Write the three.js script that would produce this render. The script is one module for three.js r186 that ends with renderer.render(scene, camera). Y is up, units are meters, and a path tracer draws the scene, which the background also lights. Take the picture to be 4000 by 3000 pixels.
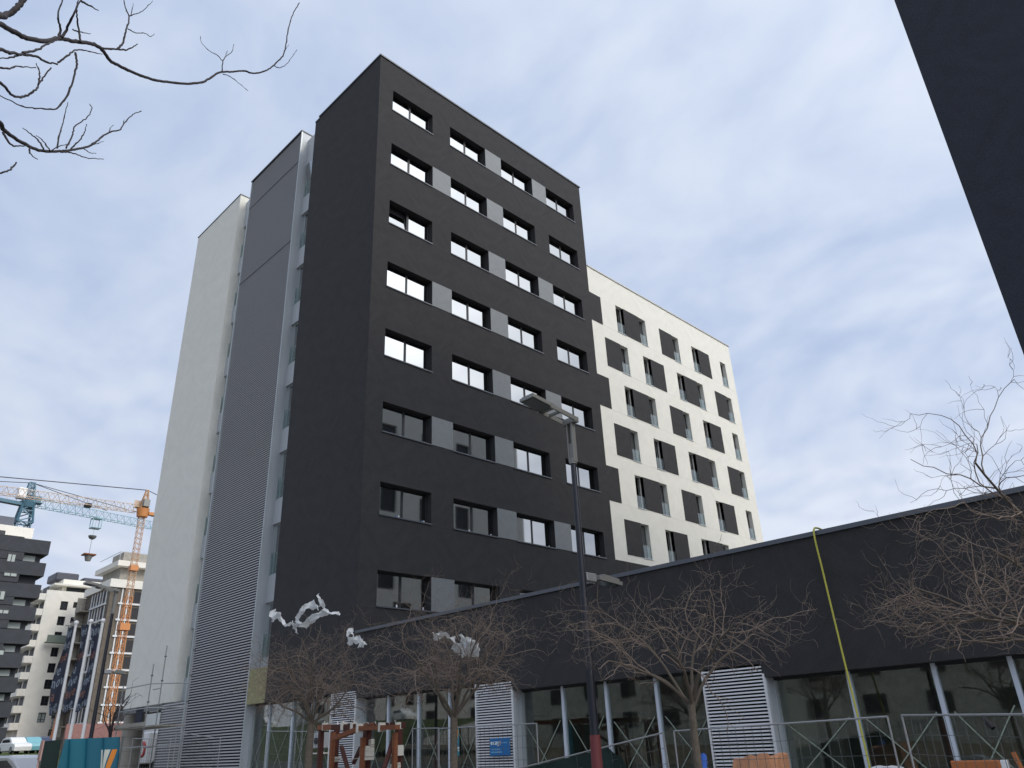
import * as THREE from 'three';
import { mergeGeometries, mergeVertices } from 'three/addons/utils/BufferGeometryUtils.js';
import { RoundedBoxGeometry } from 'three/addons/geometries/RoundedBoxGeometry.js';
import { ImprovedNoise } from 'three/addons/math/ImprovedNoise.js';

// ---------------------------------------------------------------- camera, sky, sun, exposure
const scene = new THREE.Scene();
const camera = new THREE.PerspectiveCamera(53.31, 4 / 3, 0.1, 4000);
camera.position.set(24.969, 1.6, 16.703);
camera.rotation.set(0.437182, 0.773869, -0.045608, 'YXZ');
camera.updateMatrixWorld(true);

const SUN = new THREE.Vector3(0.76, 0.60, -0.2).normalize();
const imp = new ImprovedNoise();
function fbm(x, y, z, oct) { let a = 0.5, s = 0; for (let i = 0; i < oct; i++) { s += a * imp.noise(x, y, z); x *= 2.03; y *= 2.03; z *= 2.03; a *= 0.52; } return s; }
const smooth = (a, b, t) => { t = Math.min(1, Math.max(0, (t - a) / (b - a))); return t * t * (3 - 2 * t); };
function skyTexture(W, H) {
  const data = new Float32Array(W * H * 4);
  for (let j = 0; j < H; j++) {
    const th = ((j + 0.5) / H - 0.5) * Math.PI, y = Math.sin(th), c = Math.cos(th);
    for (let i = 0; i < W; i++) {
      const ph = ((i + 0.5) / W - 0.5) * 2 * Math.PI, x = c * Math.cos(ph), z = c * Math.sin(ph);
      const yy = Math.max(y, 0), k = 1 / (yy + 0.16);
      const px = x * k, pz = z * k;
      // thin high cloud: broad sheets, drifting streaks and a fine mottled grain
      const wx = px + 0.5 * fbm(px * 0.8 + 7, pz * 0.8, 3, 3), wz = pz + 0.5 * fbm(px * 0.8, pz * 0.8 + 4, 8, 3);
      let d = 0.66 + 0.66 * fbm(wx * 0.9 + 1.7, wz * 0.9, 0.3, 4) + 0.2 * fbm(wx * 2.1 + wz * 1.6, (wz - wx) * 4.6, 5.2, 4) + 0.46 * fbm(wx * 6.5, wz * 7.5, 9.1, 5);
      d = smooth(0.1, 1.15, d);
      const hz = Math.exp(-yy * 4.2);
      const cosS = x * SUN.x + y * SUN.y + z * SUN.z, ang = Math.acos(Math.min(1, Math.max(-1, cosS)));
      const glow = 3.2 * Math.exp(-Math.pow(ang / 0.46, 2)) + 0.55 * Math.exp(-ang / 0.7);
      const f = Math.min(1, d + 0.45 * hz);
      let r = 0.315 + 0.235 * f + 0.20 * hz, g = 0.425 + 0.20 * f + 0.17 * hz, b = 0.655 + 0.11 * f + 0.12 * hz;
      const cl = 0.7 + 0.5 * d;
      r += glow * cl; g += glow * cl * 0.985; b += glow * cl * 0.95;
      if (y < 0) { const t = smooth(0, -0.12, y); r = r * (1 - t) + 0.16 * t; g = g * (1 - t) + 0.155 * t; b = b * (1 - t) + 0.145 * t; }
      const o = (j * W + i) * 4; data[o] = r; data[o + 1] = g; data[o + 2] = b; data[o + 3] = 1;
    }
  }
  const t = new THREE.DataTexture(data, W, H, THREE.RGBAFormat, THREE.FloatType);
  t.mapping = THREE.EquirectangularReflectionMapping; t.magFilter = THREE.LinearFilter; t.minFilter = THREE.LinearFilter; t.wrapS = THREE.RepeatWrapping; t.needsUpdate = true;
  return t;
}
const sky = skyTexture(2048, 1024);
scene.background = sky; scene.environment = sky;

const sun = new THREE.DirectionalLight(0xfff1dc, 0.75);
sun.position.copy(SUN).multiplyScalar(160); sun.target.position.set(0, 5, -5); scene.add(sun, sun.target);
sun.castShadow = true; sun.shadow.radius = 20; sun.shadow.mapSize.set(4096, 4096);
Object.assign(sun.shadow.camera, { left: -90, right: 90, top: 70, bottom: -70, near: 1, far: 500 });

const renderer = new THREE.WebGLRenderer({ antialias: true });
renderer.toneMapping = THREE.LinearToneMapping; renderer.toneMappingExposure = 1.07;
renderer.shadowMap.enabled = true; renderer.setSize(1024, 768);

// ---------------------------------------------------------------- helpers
let seed = 20240; const rnd = () => { seed = (seed * 1664525 + 1013904223) >>> 0; return seed / 4294967296; };
const rr = (a, b) => a + (b - a) * rnd();
const V = (x, y, z) => new THREE.Vector3(x, y, z);
// places measured on the photograph become points in the world: a ray through (u, v) met with a plane of the place
function ray(u, v) { return V((u - 2000) / 2988.26, -(v - 1500) / 2988.26, -1).applyQuaternion(camera.quaternion).normalize(); }
function onZ(u, v, z) { const d = ray(u, v); return camera.position.clone().addScaledVector(d, (z - camera.position.z) / d.z); }
function onX(u, v, x) { const d = ray(u, v); return camera.position.clone().addScaledVector(d, (x - camera.position.x) / d.x); }
function onY(u, v, y) { const d = ray(u, v); return camera.position.clone().addScaledVector(d, (y - camera.position.y) / d.y); }
function far(u, v, h) { const d = ray(u, v); return camera.position.clone().addScaledVector(d, h / Math.hypot(d.x, d.z)); }
const groundY = (x) => -0.25 + 0.018 * (22 - Math.max(-190, Math.min(60, x)));

const used = {};
function numbered(n) { if (!(n in used)) { used[n] = 0; return n; } used[n]++; return n + '_' + String(used[n]).padStart(3, '0'); }
const org = new Map();
const O = (o) => org.get(o) || V(0, 0, 0);
function tag(o, label, category, group, kind) { if (label) o.userData.label = label; if (category) o.userData.category = category; if (group) o.userData.group = group; if (kind) o.userData.kind = kind; return o; }
function thing(name, label, category, p = V(0, 0, 0), group) { const g = new THREE.Group(); g.name = numbered(name); g.position.copy(p); org.set(g, p.clone()); scene.add(g); return tag(g, label, category, group); }
function uvBox(g, s = 1) {
  if (g.index) g = g.toNonIndexed();
  g.computeVertexNormals(); const p = g.attributes.position, n = g.attributes.normal, uv = new Float32Array(p.count * 2);
  for (let t = 0; t < p.count; t += 3) {
    const ax = Math.abs(n.getX(t) + n.getX(t + 1) + n.getX(t + 2)), ay = Math.abs(n.getY(t) + n.getY(t + 1) + n.getY(t + 2)), az = Math.abs(n.getZ(t) + n.getZ(t + 1) + n.getZ(t + 2));
    for (let k = t; k < t + 3; k++) { const X = p.getX(k), Y = p.getY(k), Z = p.getZ(k); let a, b; if (ax >= ay && ax >= az) { a = Z; b = Y; } else if (ay >= az) { a = X; b = Z; } else { a = X; b = Y; } uv[2 * k] = a / s; uv[2 * k + 1] = b / s; }
  }
  g.setAttribute('uv', new THREE.BufferAttribute(uv, 2)); return g;
}
const flat = (gs) => { const a = [].concat(gs).map((g) => { g = g.index ? g.toNonIndexed() : g; for (const k of Object.keys(g.attributes)) if (!['position', 'normal', 'uv'].includes(k)) g.deleteAttribute(k); return g; }); return a.length > 1 ? mergeGeometries(a) : a[0]; };
// a mesh whose geometry is given in world coordinates
function part(name, gs, m, parent, label) {
  let g = flat(gs); const o = O(parent || null);
  if (parent) g = g.clone().translate(-o.x, -o.y, -o.z);
  const mesh = new THREE.Mesh(g, m); mesh.name = parent ? name : numbered(name); mesh.castShadow = mesh.receiveShadow = true; org.set(mesh, o.clone());
  (parent || scene).add(mesh); if (label) mesh.userData.label = label; return mesh;
}
// a mesh that shares a geometry, put at a place in the world
function put(name, g, m, parent, p, label) { const mesh = new THREE.Mesh(g, m); mesh.name = name; mesh.castShadow = mesh.receiveShadow = true; mesh.position.copy(p).sub(O(parent)); org.set(mesh, p.clone()); parent.add(mesh); if (label) mesh.userData.label = label; return mesh; }
const box = (x0, x1, y0, y1, z0, z1) => new THREE.BoxGeometry(Math.abs(x1 - x0), Math.abs(y1 - y0), Math.abs(z1 - z0)).translate((x0 + x1) / 2, (y0 + y1) / 2, (z0 + z1) / 2);
const ubox = (...a) => uvBox(box(...a));
function rbox(x0, x1, y0, y1, z0, z1, r = 0.01) { return new RoundedBoxGeometry(Math.abs(x1 - x0), Math.abs(y1 - y0), Math.abs(z1 - z0), 1, r).translate((x0 + x1) / 2, (y0 + y1) / 2, (z0 + z1) / 2); }
function bar(a, b, w, h = w, round = 0) {
  const d = b.clone().sub(a), L = d.length(); const g = round ? new THREE.CylinderGeometry(w / 2, w / 2, L, round) : new THREE.BoxGeometry(w, L, h);
  const q = new THREE.Quaternion();
  const y = d.clone().normalize(); let x = Math.abs(y.y) > 0.99 ? V(1, 0, 0) : V(0, 1, 0).cross(y).normalize(); const z = x.clone().cross(y).normalize(); x = y.clone().cross(z).normalize();
  q.setFromRotationMatrix(new THREE.Matrix4().makeBasis(x, y, z));
  return g.applyQuaternion(q).translate((a.x + b.x) / 2, (a.y + b.y) / 2, (a.z + b.z) / 2);
}
const rod = (a, b, d, n = 8) => bar(a, b, d, d, n);
// tapered tube through points; radii per point
function limb(pts, rad, sides = 6) {
  const n = pts.length, pos = [], nor = [], idx = []; let t0 = null, X = null;
  for (let i = 0; i < n; i++) {
    const t = pts[Math.min(n - 1, i + 1)].clone().sub(pts[Math.max(0, i - 1)]).normalize();
    if (!X) { X = Math.abs(t.y) > 0.9 ? V(1, 0, 0) : V(0, 1, 0); }
    X = X.clone().addScaledVector(t, -X.dot(t)); if (X.lengthSq() < 1e-6) X = V(t.z, 0, -t.x); X.normalize(); const Y = t.clone().cross(X);
    for (let k = 0; k < sides; k++) { const a = k / sides * Math.PI * 2, d = X.clone().multiplyScalar(Math.cos(a)).addScaledVector(Y, Math.sin(a)); pos.push(pts[i].x + d.x * rad[i], pts[i].y + d.y * rad[i], pts[i].z + d.z * rad[i]); nor.push(d.x, d.y, d.z); }
  }
  for (let i = 0; i < n - 1; i++) for (let k = 0; k < sides; k++) { const a = i * sides + k, b = i * sides + (k + 1) % sides, c = a + sides, d = b + sides; idx.push(a, b, c, b, d, c); }
  const g = new THREE.BufferGeometry(); g.setAttribute('position', new THREE.Float32BufferAttribute(pos, 3)); g.setAttribute('normal', new THREE.Float32BufferAttribute(nor, 3)); g.setAttribute('uv', new THREE.Float32BufferAttribute(new Float32Array(pos.length / 3 * 2), 2)); g.setIndex(idx); return g;
}
const curve = (pts, n) => new THREE.CatmullRomCurve3(pts).getPoints(n);

// ---------------------------------------------------------------- materials
function noiseTex(size, fn, srgb) {
  const d = new Uint8Array(size * size * 4);
  for (let j = 0; j < size; j++) for (let i = 0; i < size; i++) { const c = fn(i / size, j / size); const o = (j * size + i) * 4; d[o] = c[0]; d[o + 1] = c[1]; d[o + 2] = c[2]; d[o + 3] = 255; }
  const t = new THREE.DataTexture(d, size, size, THREE.RGBAFormat); t.wrapS = t.wrapT = THREE.RepeatWrapping; t.magFilter = THREE.LinearFilter; t.minFilter = THREE.LinearMipmapLinearFilter; t.generateMipmaps = true; if (srgb) t.colorSpace = THREE.SRGBColorSpace; t.needsUpdate = true; return t;
}
// tileable noise on a torus
function tnoise(u, v, f, s, oct) { const a = u * 2 * Math.PI, b = v * 2 * Math.PI, R = f / (2 * Math.PI); return fbm(Math.cos(a) * R + s, Math.sin(a) * R + Math.cos(b) * R * 0.97 + s * 1.3, Math.sin(b) * R + s * 0.7, oct); }
const clampB = (x) => Math.max(0, Math.min(255, Math.round(x)));
function plaster(rgb, amp, scale, rough) {
  const map = noiseTex(512, (u, v) => { const n = tnoise(u, v, 9, 2.1, 5) * 1.1 + tnoise(u, v, 70, 8.4, 3) * 0.8; const k = 1 + amp * n; return [clampB(rgb[0] * k), clampB(rgb[1] * k), clampB(rgb[2] * k)]; }, true);
  const bump = noiseTex(512, (u, v) => { const n = 128 + 120 * tnoise(u, v, 150, 5.5, 3); return [clampB(n), clampB(n), clampB(n)]; });
  map.repeat.set(1 / scale, 1 / scale); bump.repeat.set(1 / 2.3, 1 / 2.3);
  return new THREE.MeshStandardMaterial({ map, bumpMap: bump, bumpScale: 0.006, roughness: rough });
}
const std = (rgb, rough = 0.8, metal = 0) => new THREE.MeshStandardMaterial({ color: new THREE.Color().setRGB(...rgb), roughness: rough, metalness: metal });
const M = {
  dark: plaster([49, 49, 51], 0.17, 4, 0.95),
  darkNavy: plaster([43, 47, 57], 0.15, 4, 0.95),
  white: plaster([221, 220, 212], 0.04, 6, 0.9),
  ochre: plaster([152, 147, 112], 0.1, 2, 0.9),
  greyPanel: plaster([113, 118, 122], 0.07, 3, 0.55),
  sidePanel: std([0.42, 0.45, 0.48], 0.5, 0.1),
  coping: std([0.10, 0.11, 0.13], 0.45, 0.4),
  slat: std([0.43, 0.43, 0.445], 0.5, 0.1),
  slatPale: std([0.66, 0.67, 0.69], 0.5, 0.1),
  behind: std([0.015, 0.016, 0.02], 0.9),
  frame: std([0.022, 0.026, 0.032], 0.5, 0.1),
  frameLight: std([0.42, 0.46, 0.48], 0.4, 0.3),
  pane: new THREE.MeshPhysicalMaterial({ color: new THREE.Color().setRGB(0.33, 0.34, 0.35), roughness: 0.03, metalness: 1 }),
  rail: new THREE.MeshPhysicalMaterial({ color: new THREE.Color().setRGB(0.86, 0.93, 0.92), roughness: 0.05, transmission: 1, thickness: 0, ior: 1.5 }),
  shopGlass: new THREE.MeshPhysicalMaterial({ color: new THREE.Color().setRGB(0.84, 0.89, 0.87), roughness: 0.02, transmission: 1, thickness: 0, ior: 1.75 }),
  mullion: std([0.60, 0.66, 0.76], 0.35, 0.2),
  shopIn: plaster([140, 144, 138], 0.2, 3, 0.9),
  asphalt: plaster([84, 84, 83], 0.25, 3, 0.95),
  paving: plaster([158, 154, 146], 0.15, 3, 0.9),
  soil: plaster([96, 86, 70], 0.3, 4, 1),
  grass: plaster([66, 76, 34], 0.4, 3, 1),
  pole: std([0.016, 0.018, 0.028], 0.45, 0.2),
  poleGrey: std([0.21, 0.21, 0.20], 0.5, 0.3),
  lampGlass: new THREE.MeshPhysicalMaterial({ color: new THREE.Color().setRGB(0.04, 0.05, 0.05), roughness: 0.15, ior: 1.6 }),
  red: std([0.15, 0.032, 0.036], 0.6),
  bark: plaster([94, 86, 77], 0.25, 0.5, 0.95),
  twig: std([0.165, 0.128, 0.105], 0.9),
  twigDark: std([0.035, 0.03, 0.033], 0.85),
  steel: std([0.34, 0.35, 0.36], 0.45, 0.6),
  steelDark: std([0.14, 0.15, 0.15], 0.5, 0.5),
  plastic: new THREE.MeshPhysicalMaterial({ color: new THREE.Color().setRGB(0.82, 0.84, 0.85), roughness: 0.8, transmission: 0.5, thickness: 0, side: THREE.DoubleSide }),
  yellow: std([0.44, 0.42, 0.06], 0.6),
  wood: plaster([126, 76, 48], 0.2, 0.6, 0.75),
  woodRed: plaster([72, 33, 25], 0.25, 0.6, 0.75),
  tape: std([0.62, 0.6, 0.54], 0.7),
  xtape: std([0.26, 0.31, 0.25], 0.7),
  teal: std([0.012, 0.16, 0.21], 0.7),
  net: std([0.012, 0.03, 0.028], 0.95),
  orange: std([0.42, 0.14, 0.045], 0.55),
  craneO: std([0.52, 0.21, 0.065], 0.5, 0.1),
  craneW: std([0.50, 0.39, 0.30], 0.5, 0.1),
  craneT: std([0.07, 0.16, 0.22], 0.5, 0.1),
  craneTL: std([0.22, 0.38, 0.44], 0.5, 0.1),
  cable: std([0.06, 0.06, 0.07], 0.6, 0.4),
  cream: plaster([232, 229, 220], 0.05, 12, 0.9),
  concrete: plaster([150, 146, 138], 0.15, 8, 0.9),
  brownClad: plaster([102, 95, 86], 0.18, 6, 0.9),
  paleBand: std([0.66, 0.68, 0.70], 0.7),
  farGlass: new THREE.MeshPhysicalMaterial({ color: new THREE.Color().setRGB(0.02, 0.022, 0.028), roughness: 0.08, ior: 1.6 }),
  curtain: std([0.34, 0.38, 0.37], 0.6),
  black: std([0.02, 0.02, 0.025], 0.7),
  darkTower: plaster([54, 57, 63], 0.15, 8, 0.85),
  whitePaint: std([0.75, 0.76, 0.77], 0.35),
  silver: new THREE.MeshPhysicalMaterial({ color: new THREE.Color().setRGB(0.45, 0.46, 0.48), roughness: 0.3, metalness: 0.5, clearcoat: 0.8 }),
  tyre: std([0.02, 0.02, 0.02], 0.9),
  pinkWall: plaster([150, 112, 108], 0.15, 3, 0.9),
  tarp: plaster([190, 136, 102], 0.1, 1, 0.8),
  blue: std([0.06, 0.17, 0.62], 0.5),
};
const S = 1.2, Yv = (y) => 1.6 + S * (y - 1.6);

// ---------------------------------------------------------------- ground
function sheet(name, m, x0, x1, z0, z1, dy, nx, hf = groundY) {
  const g = new THREE.PlaneGeometry(x1 - x0, z1 - z0, nx, 1).rotateX(-Math.PI / 2).translate((x0 + x1) / 2, 0, (z0 + z1) / 2); const p = g.attributes.position;
  for (let i = 0; i < p.count; i++) p.setY(i, hf(p.getX(i)) + dy);
  const o = part(name, uvBox(g), m); o.userData.kind = 'structure'; return o;
}
sheet('ground', M.soil, -1600, 1600, -1600, 1600, -0.06, 320);
sheet('street', M.asphalt, -190, 60, 9.0, 19.0, -0.05, 125);
{ const g = []; for (let i = 0; i < 125; i++) { const x = -190 + 2 * i, y = groundY(x + 1); g.push(box(x, x + 2, y - 0.1, y + 0.08, 8.8, 9.0)); } const k = part('kerb', g, M.paving); k.userData.kind = 'structure'; }
sheet('pavement', M.paving, -190, 60, 0.3, 8.8, 0.06, 125);
{ const g = []; for (let i = 0; i < 60; i++) { const x = -60 + 2 * i, y = groundY(x + 1); g.push(box(x, x + 2, y - 0.1, y + 0.08, 19.0, 19.2)); } const k = part('kerb', g, M.paving); k.userData.kind = 'structure'; }
// grass bank across the street, mirrored in the shop windows
{
  const g = new THREE.PlaneGeometry(120, 30, 60, 14).rotateX(-Math.PI / 2).translate(-98, 0, 37); const p = g.attributes.position;
  for (let i = 0; i < p.count; i++) { const x = p.getX(i), z = p.getZ(i); p.setY(i, groundY(x) - 0.03 + 3.4 * smooth(23, 44, z) + 0.12 * fbm(x * 0.3, z * 0.3, 2, 3)); }
  const o = part('grass', uvBox(g), M.grass); o.userData.kind = 'structure';
}
// raised verge at the end of the street on the left
{
  const g = new THREE.PlaneGeometry(40, 46, 20, 20).rotateX(-Math.PI / 2).translate(-84, 0, -8); const p = g.attributes.position;
  for (let i = 0; i < p.count; i++) { const x = p.getX(i), z = p.getZ(i); p.setY(i, groundY(x) - 0.02 + 1.15 * smooth(-64.5, -76, x) + 0.1 * fbm(x * 0.3, z * 0.3, 6, 3)); }
  const o = part('grass', uvBox(g), M.grass); o.userData.kind = 'structure';
}

// ---------------------------------------------------------------- apartment tower
const tower = thing('apartment_tower', 'tall dark rendered tower with a white checkered wing and louvred stair core', 'building');
const H = Yv(29.42), HW = Yv(24.24), zA = -13.42 * S, zN = -14.33 * S, zW = -27.6 * S, LOW = 5.49;
function wallX(poly, holes, t, m, name, x = 0, parent = tower) {   // polygon in (z, y), face at x looking to +x
  const s = new THREE.Shape(poly.map(([z, y]) => new THREE.Vector2(-z, y)));
  for (const [z0, z1, y0, y1] of holes) s.holes.push(new THREE.Path([[-z0, y0], [-z1, y0], [-z1, y1], [-z0, y1]].map(([a, b]) => new THREE.Vector2(a, b))));
  const g = new THREE.ExtrudeGeometry(s, { depth: t, bevelEnabled: false }).rotateY(Math.PI / 2).translate(x - t, 0, 0);
  return part(name, uvBox(g), m, parent);
}
const cols = [[-0.7256, -2.961], [-4.005, -6.225], [-7.28, -9.495], [-10.53, -12.729]].map((c) => c.map((v) => v * S));
const rowT = [0, 1, 2, 3, 4, 5, 6, 7].map((i) => Yv(27.0049 + 0.8445 - 3 * i)), winH = 1.1376 * S;
const darkHoles = []; for (let r = 0; r < 8; r++) for (const c of cols) darkHoles.push([c[1], c[0], rowT[r] - winH, rowT[r]]);
const nY = [[20.98, 22.65], [16.22, 17.91], [11.44, 13.14]].map((a) => a.map(Yv));
const wB = Yv(8.73);
const darkPoly = [[0, LOW - 1.0], [0, H], [zA, H]]; for (const [a, b] of nY) darkPoly.push([zA, b], [zN, b], [zN, a], [zA, a]); darkPoly.push([zA, wB], [zW, wB], [zW, LOW - 1.0]);
wallX(darkPoly.reverse(), darkHoles, 0.4, M.dark, 'dark_wall');
// white wing: slots and dark cladding panels
const slotW = 0.655 * S, pH = 1.637 * S, slots = [], panels = [];
const rowW = [22.69, 20.285, 17.89, 15.5, 13.11, 10.71].map(Yv);
function unit(type, z, y) { z *= S; const pw = 1.25 * S, mid = 1.37 * S;
  if (type === 'WPW') { slots.push([z, y]); panels.push([z - slotW, mid, y]); slots.push([z - slotW - mid, y]); }
  if (type === 'PW') { panels.push([z, pw, y]); slots.push([z - pw, y]); }
  if (type === 'WP') { slots.push([z, y]); panels.push([z - slotW, pw, y]); }
  if (type === 'W') slots.push([z, y]); }
rowW.forEach((y, i) => { if (i % 2 === 0) { unit('WPW', -15.6, y); unit('PW', -19.6, y); unit('WP', -22.9, y); unit('W', -26.09, y); } else { unit('PW', -14.38, y); unit('WP', -17.64, y); unit('WPW', -20.84, y); unit('PW', -24.83, y); } });
const whitePoly = [[zA, wB], [zA, nY[2][0]], [zN, nY[2][0]], [zN, nY[2][1]], [zA, nY[2][1]], [zA, nY[1][0]], [zN, nY[1][0]], [zN, nY[1][1]], [zA, nY[1][1]], [zA, nY[0][0]], [zN, nY[0][0]], [zN, nY[0][1]], [zA, nY[0][1]], [zA, HW], [zW, HW], [zW, wB]];
wallX(whitePoly, slots.map(([z, y]) => [z - slotW, z, y - pH, y]), 0.4, M.white, 'white_wall', -0.012);
for (const [z, w, y] of panels) part('cladding_panel', ubox(-0.2, 0.012, y - pH, y, z - w, z), M.dark, tower);
// thin plaster joints on both walls
const jointW = std([0.82, 0.81, 0.77], 0.9), jointM = std([0.055, 0.055, 0.06], 0.95); for (const y of [27.1, 24.1, 21.1, 18.1, 15.1, 12.1, 9.1, 6.1].map((v) => Yv(v - 0.42))) part('wall_joint', box(0, 0.003, y, y + 0.014, zA + 0.05, -0.05), jointM, tower);
for (const y of rowW) { const yy = y - pH - 0.05; part('wall_joint', box(-0.013, -0.006, yy, yy + 0.012, zW + 0.05, zA - 0.02 - 0.95 * S), jointW, tower); }
// roof edges
part('roof_coping', [box(-0.46, 0.06, H, H + 0.09, zA - 0.06, 0.06), box(-6.02 * 1.0, -0.46, H, H + 0.09, -0.5, 0.06), box(-6.42, -6.0, H - 0.13, H - 0.05, -0.5, 0.04)], M.coping, tower);
part('roof_coping', [box(-0.46, 0.045, HW, HW + 0.08, zW - 0.05, zA - 0.06)], std([0.45, 0.45, 0.43], 0.5, 0.3), tower);
// solid core behind the facades
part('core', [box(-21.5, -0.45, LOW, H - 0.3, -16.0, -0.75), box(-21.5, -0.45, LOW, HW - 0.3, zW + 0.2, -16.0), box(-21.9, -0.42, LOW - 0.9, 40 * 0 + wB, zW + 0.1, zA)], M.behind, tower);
// window of the dark face: frame with two sashes
const wW = 2.235 * S;
const winFrame = flat([
  box(-0.05, 0, 0, 0.04, -wW, 0), box(-0.05, 0, winH - 0.05, winH, -wW, 0), box(-0.05, 0, 0.04, winH - 0.05, -0.07, 0), box(-0.05, 0, 0.04, winH - 0.05, -wW, -wW + 0.07), box(-0.045, 0.008, 0.04, winH - 0.05, -wW / 2 - 0.065, -wW / 2 + 0.065),
  box(-0.03, 0.016, 0.04, winH - 0.05, -wW / 2 - 0.015, -wW / 2 + 0.015)]);
const sashW = wW / 2 - 0.135, sashH = winH - 0.09;
const paneG = box(-0.012, 0.012, 0, sashH, -sashW, 0), sillG = flat([box(-0.4, 0.045, -0.05, 0, -wW - 0.02, 0.02)]);
const stickG = box(0, 0.004, 0, 0.11, -0.07, 0), handG = flat([box(0, 0.04, -0.06, 0.06, -0.015, 0.015)]);
const sashFrame = flat([box(-0.03, 0.02, 0, 0.05, -sashW, 0), box(-0.03, 0.02, sashH - 0.05, sashH, -sashW, 0), box(-0.03, 0.02, 0.05, sashH - 0.05, -0.05, 0), box(-0.03, 0.02, 0.05, sashH - 0.05, -sashW, -sashW + 0.05)]);
const sticker = std([0.7, 0.72, 0.75], 0.6), stickerB = std([0.12, 0.2, 0.4], 0.6);
for (let r = 0; r < 8; r++) cols.forEach((c, k) => {
  const y = rowT[r] - winH, w = put('window', winFrame, M.frame, tower, V(-0.315, y, c[0]));
  for (const s of [0, 1]) {
    const p = put('pane', paneG, M.pane, w, V(-0.332, y + 0.04, c[0] - 0.07 - s * (sashW + 0.13)));
    p.rotation.set(0, rr(-0.004, 0.004), rr(-0.004, 0.004));
    if (r === 2 && k === 0 && s === 0) { p.rotation.z = 0.13; w.userData.label = 'top row but two window with its left sash tilted open'; const f = put('sash', sashFrame, M.frame, w, V(-0.332, y + 0.04, c[0] - 0.07)); f.rotation.z = 0.13; }
  }
  put('sill', sillG, M.coping, w, V(0, y, c[0]));
  if (r >= 4) { const n = 1 + (rnd() * 2 | 0); for (const s of [0, 1]) for (let q = 0; q < n; q++) put('sticker', stickG, q ? stickerB : sticker, w, V(-0.315, y + 0.07, c[0] - 0.07 - s * (sashW + 0.13) - sashW + 0.12 + q * 0.1)); }
});
// grey panels between the windows
const between = { 0: [1, 2], 1: [0, 1], 2: [1, 2], 3: [0, 1], 4: [1, 2], 5: [0, 1], 6: [1, 2], 7: [0] };
for (const r in between) for (const k of between[r]) part('grey_panel', ubox(-0.3, 0.018, rowT[r] - winH - 0.005, rowT[r], cols[k + 1][0] + 0.004, cols[k][1] - 0.004), M.greyPanel, tower);
// tall slot windows of the white wing
const sF = flat([box(-0.06, 0, 0, 0.06, -slotW, 0), box(-0.06, 0, pH - 0.06, pH, -slotW, 0), box(-0.06, 0, 0.06, pH - 0.06, -0.06, 0), box(-0.06, 0, 0.06, pH - 0.06, -slotW, -slotW + 0.06)]);
const sP = box(-0.012, 0.012, 0, pH - 0.12, -slotW + 0.12, 0), sR = box(-0.008, 0.008, 0, 0.72, -slotW + 0.02, -0.02), sS = box(-0.36, 0.04, -0.04, 0, -slotW - 0.02, 0.02), sClamp = flat([box(-0.02, 0.02, 0, 0.72, -0.02, 0), box(-0.02, 0.02, 0, 0.72, -slotW, -slotW + 0.02)]);
for (const [z, y] of slots) {
  const w = put('window', sF, M.frame, tower, V(-0.3, y - pH, z)); const p = put('pane', sP, M.pane, w, V(-0.32, y - pH + 0.06, z - 0.06)); p.rotation.set(0, rr(-0.01, 0.01), rr(-0.01, 0.01));
  put('glass_rail', sR, M.rail, w, V(-0.06, y - pH + 0.03, z)); put('sill', sS, M.frameLight, w, V(-0.012, y - pH, z)); put('rail_clamp', sClamp, M.frameLight, w, V(-0.06, y - pH + 0.03, z));
}
// street side: dark wall, louvred stair core, white block
const xB = -5.35 * S, xL1 = -8.0, xL2 = -14.2, xW1 = -15.7, xW2 = -22.1, HL = Yv(29.72), wbY = 4.07;
part('dark_wall', ubox(xB, -0.4, 3.48, H, -0.4, 0), M.dark, tower);
part('dark_wall', [ubox(xB, xB + 0.3, 3.48, H, -0.9, -0.4)], M.dark, tower);
for (const y of [31.4, 27.8, 24.2, 20.6, 17.0, 13.4, 9.8, 6.2]) part('wall_joint', box(xB + 0.05, -0.05, y, y + 0.014, 0, 0.003), jointM, tower);
part('ochre_panel', ubox(xL1 + 0.004, xB, 3.49, 4.9, -0.12, -0.01), M.ochre, tower);
part('side_panel', [ubox(xL1 - 0.1, xL1, 0, HL, -0.7, -0.06), ubox(xL2, xL2 + 0.1, 0, HL, -0.7, -0.06)], M.sidePanel, tower);
part('corner_trim', [box(xL1 - 0.06, xL1 + 0.012, 0.2, HL, -0.06, 0.012), box(xL2 - 0.012, xL2 + 0.06, 0.2, HL, -0.06, 0.012)], M.frameLight, tower);
part('louvre_back', box(xL2 + 0.1, xL1 - 0.1, 0, HL - 0.02, -0.2, -0.09), M.behind, tower);
part('roof_coping', [box(xL2 - 0.05, xL1 + 0.04, HL, HL + 0.07, -0.75, 0.05)], M.coping, tower);
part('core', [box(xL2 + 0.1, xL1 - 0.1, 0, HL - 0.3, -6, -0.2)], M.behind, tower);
function slatGeoX(L, pitch) { // profile in (z, y), run along x from 0 to L
  const s = new THREE.Shape([[0, 0], [0.004, pitch * 0.36], [0.02, pitch * 0.48], [0.055, pitch * 0.48], [0.055, pitch * 0.06]].map(([a, b]) => new THREE.Vector2(a, b)));
  return new THREE.ExtrudeGeometry(s, { depth: L, bevelEnabled: false }).rotateY(Math.PI / 2); }
const pitch = 0.118, sgM = slatGeoX(xL1 - xL2 - 0.12, pitch);
for (let y = 0.5; y < HL - 0.06; y += pitch) put('slat', sgM, M.slat, tower, V(xL2 + 0.06, y, -0.02));
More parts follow.
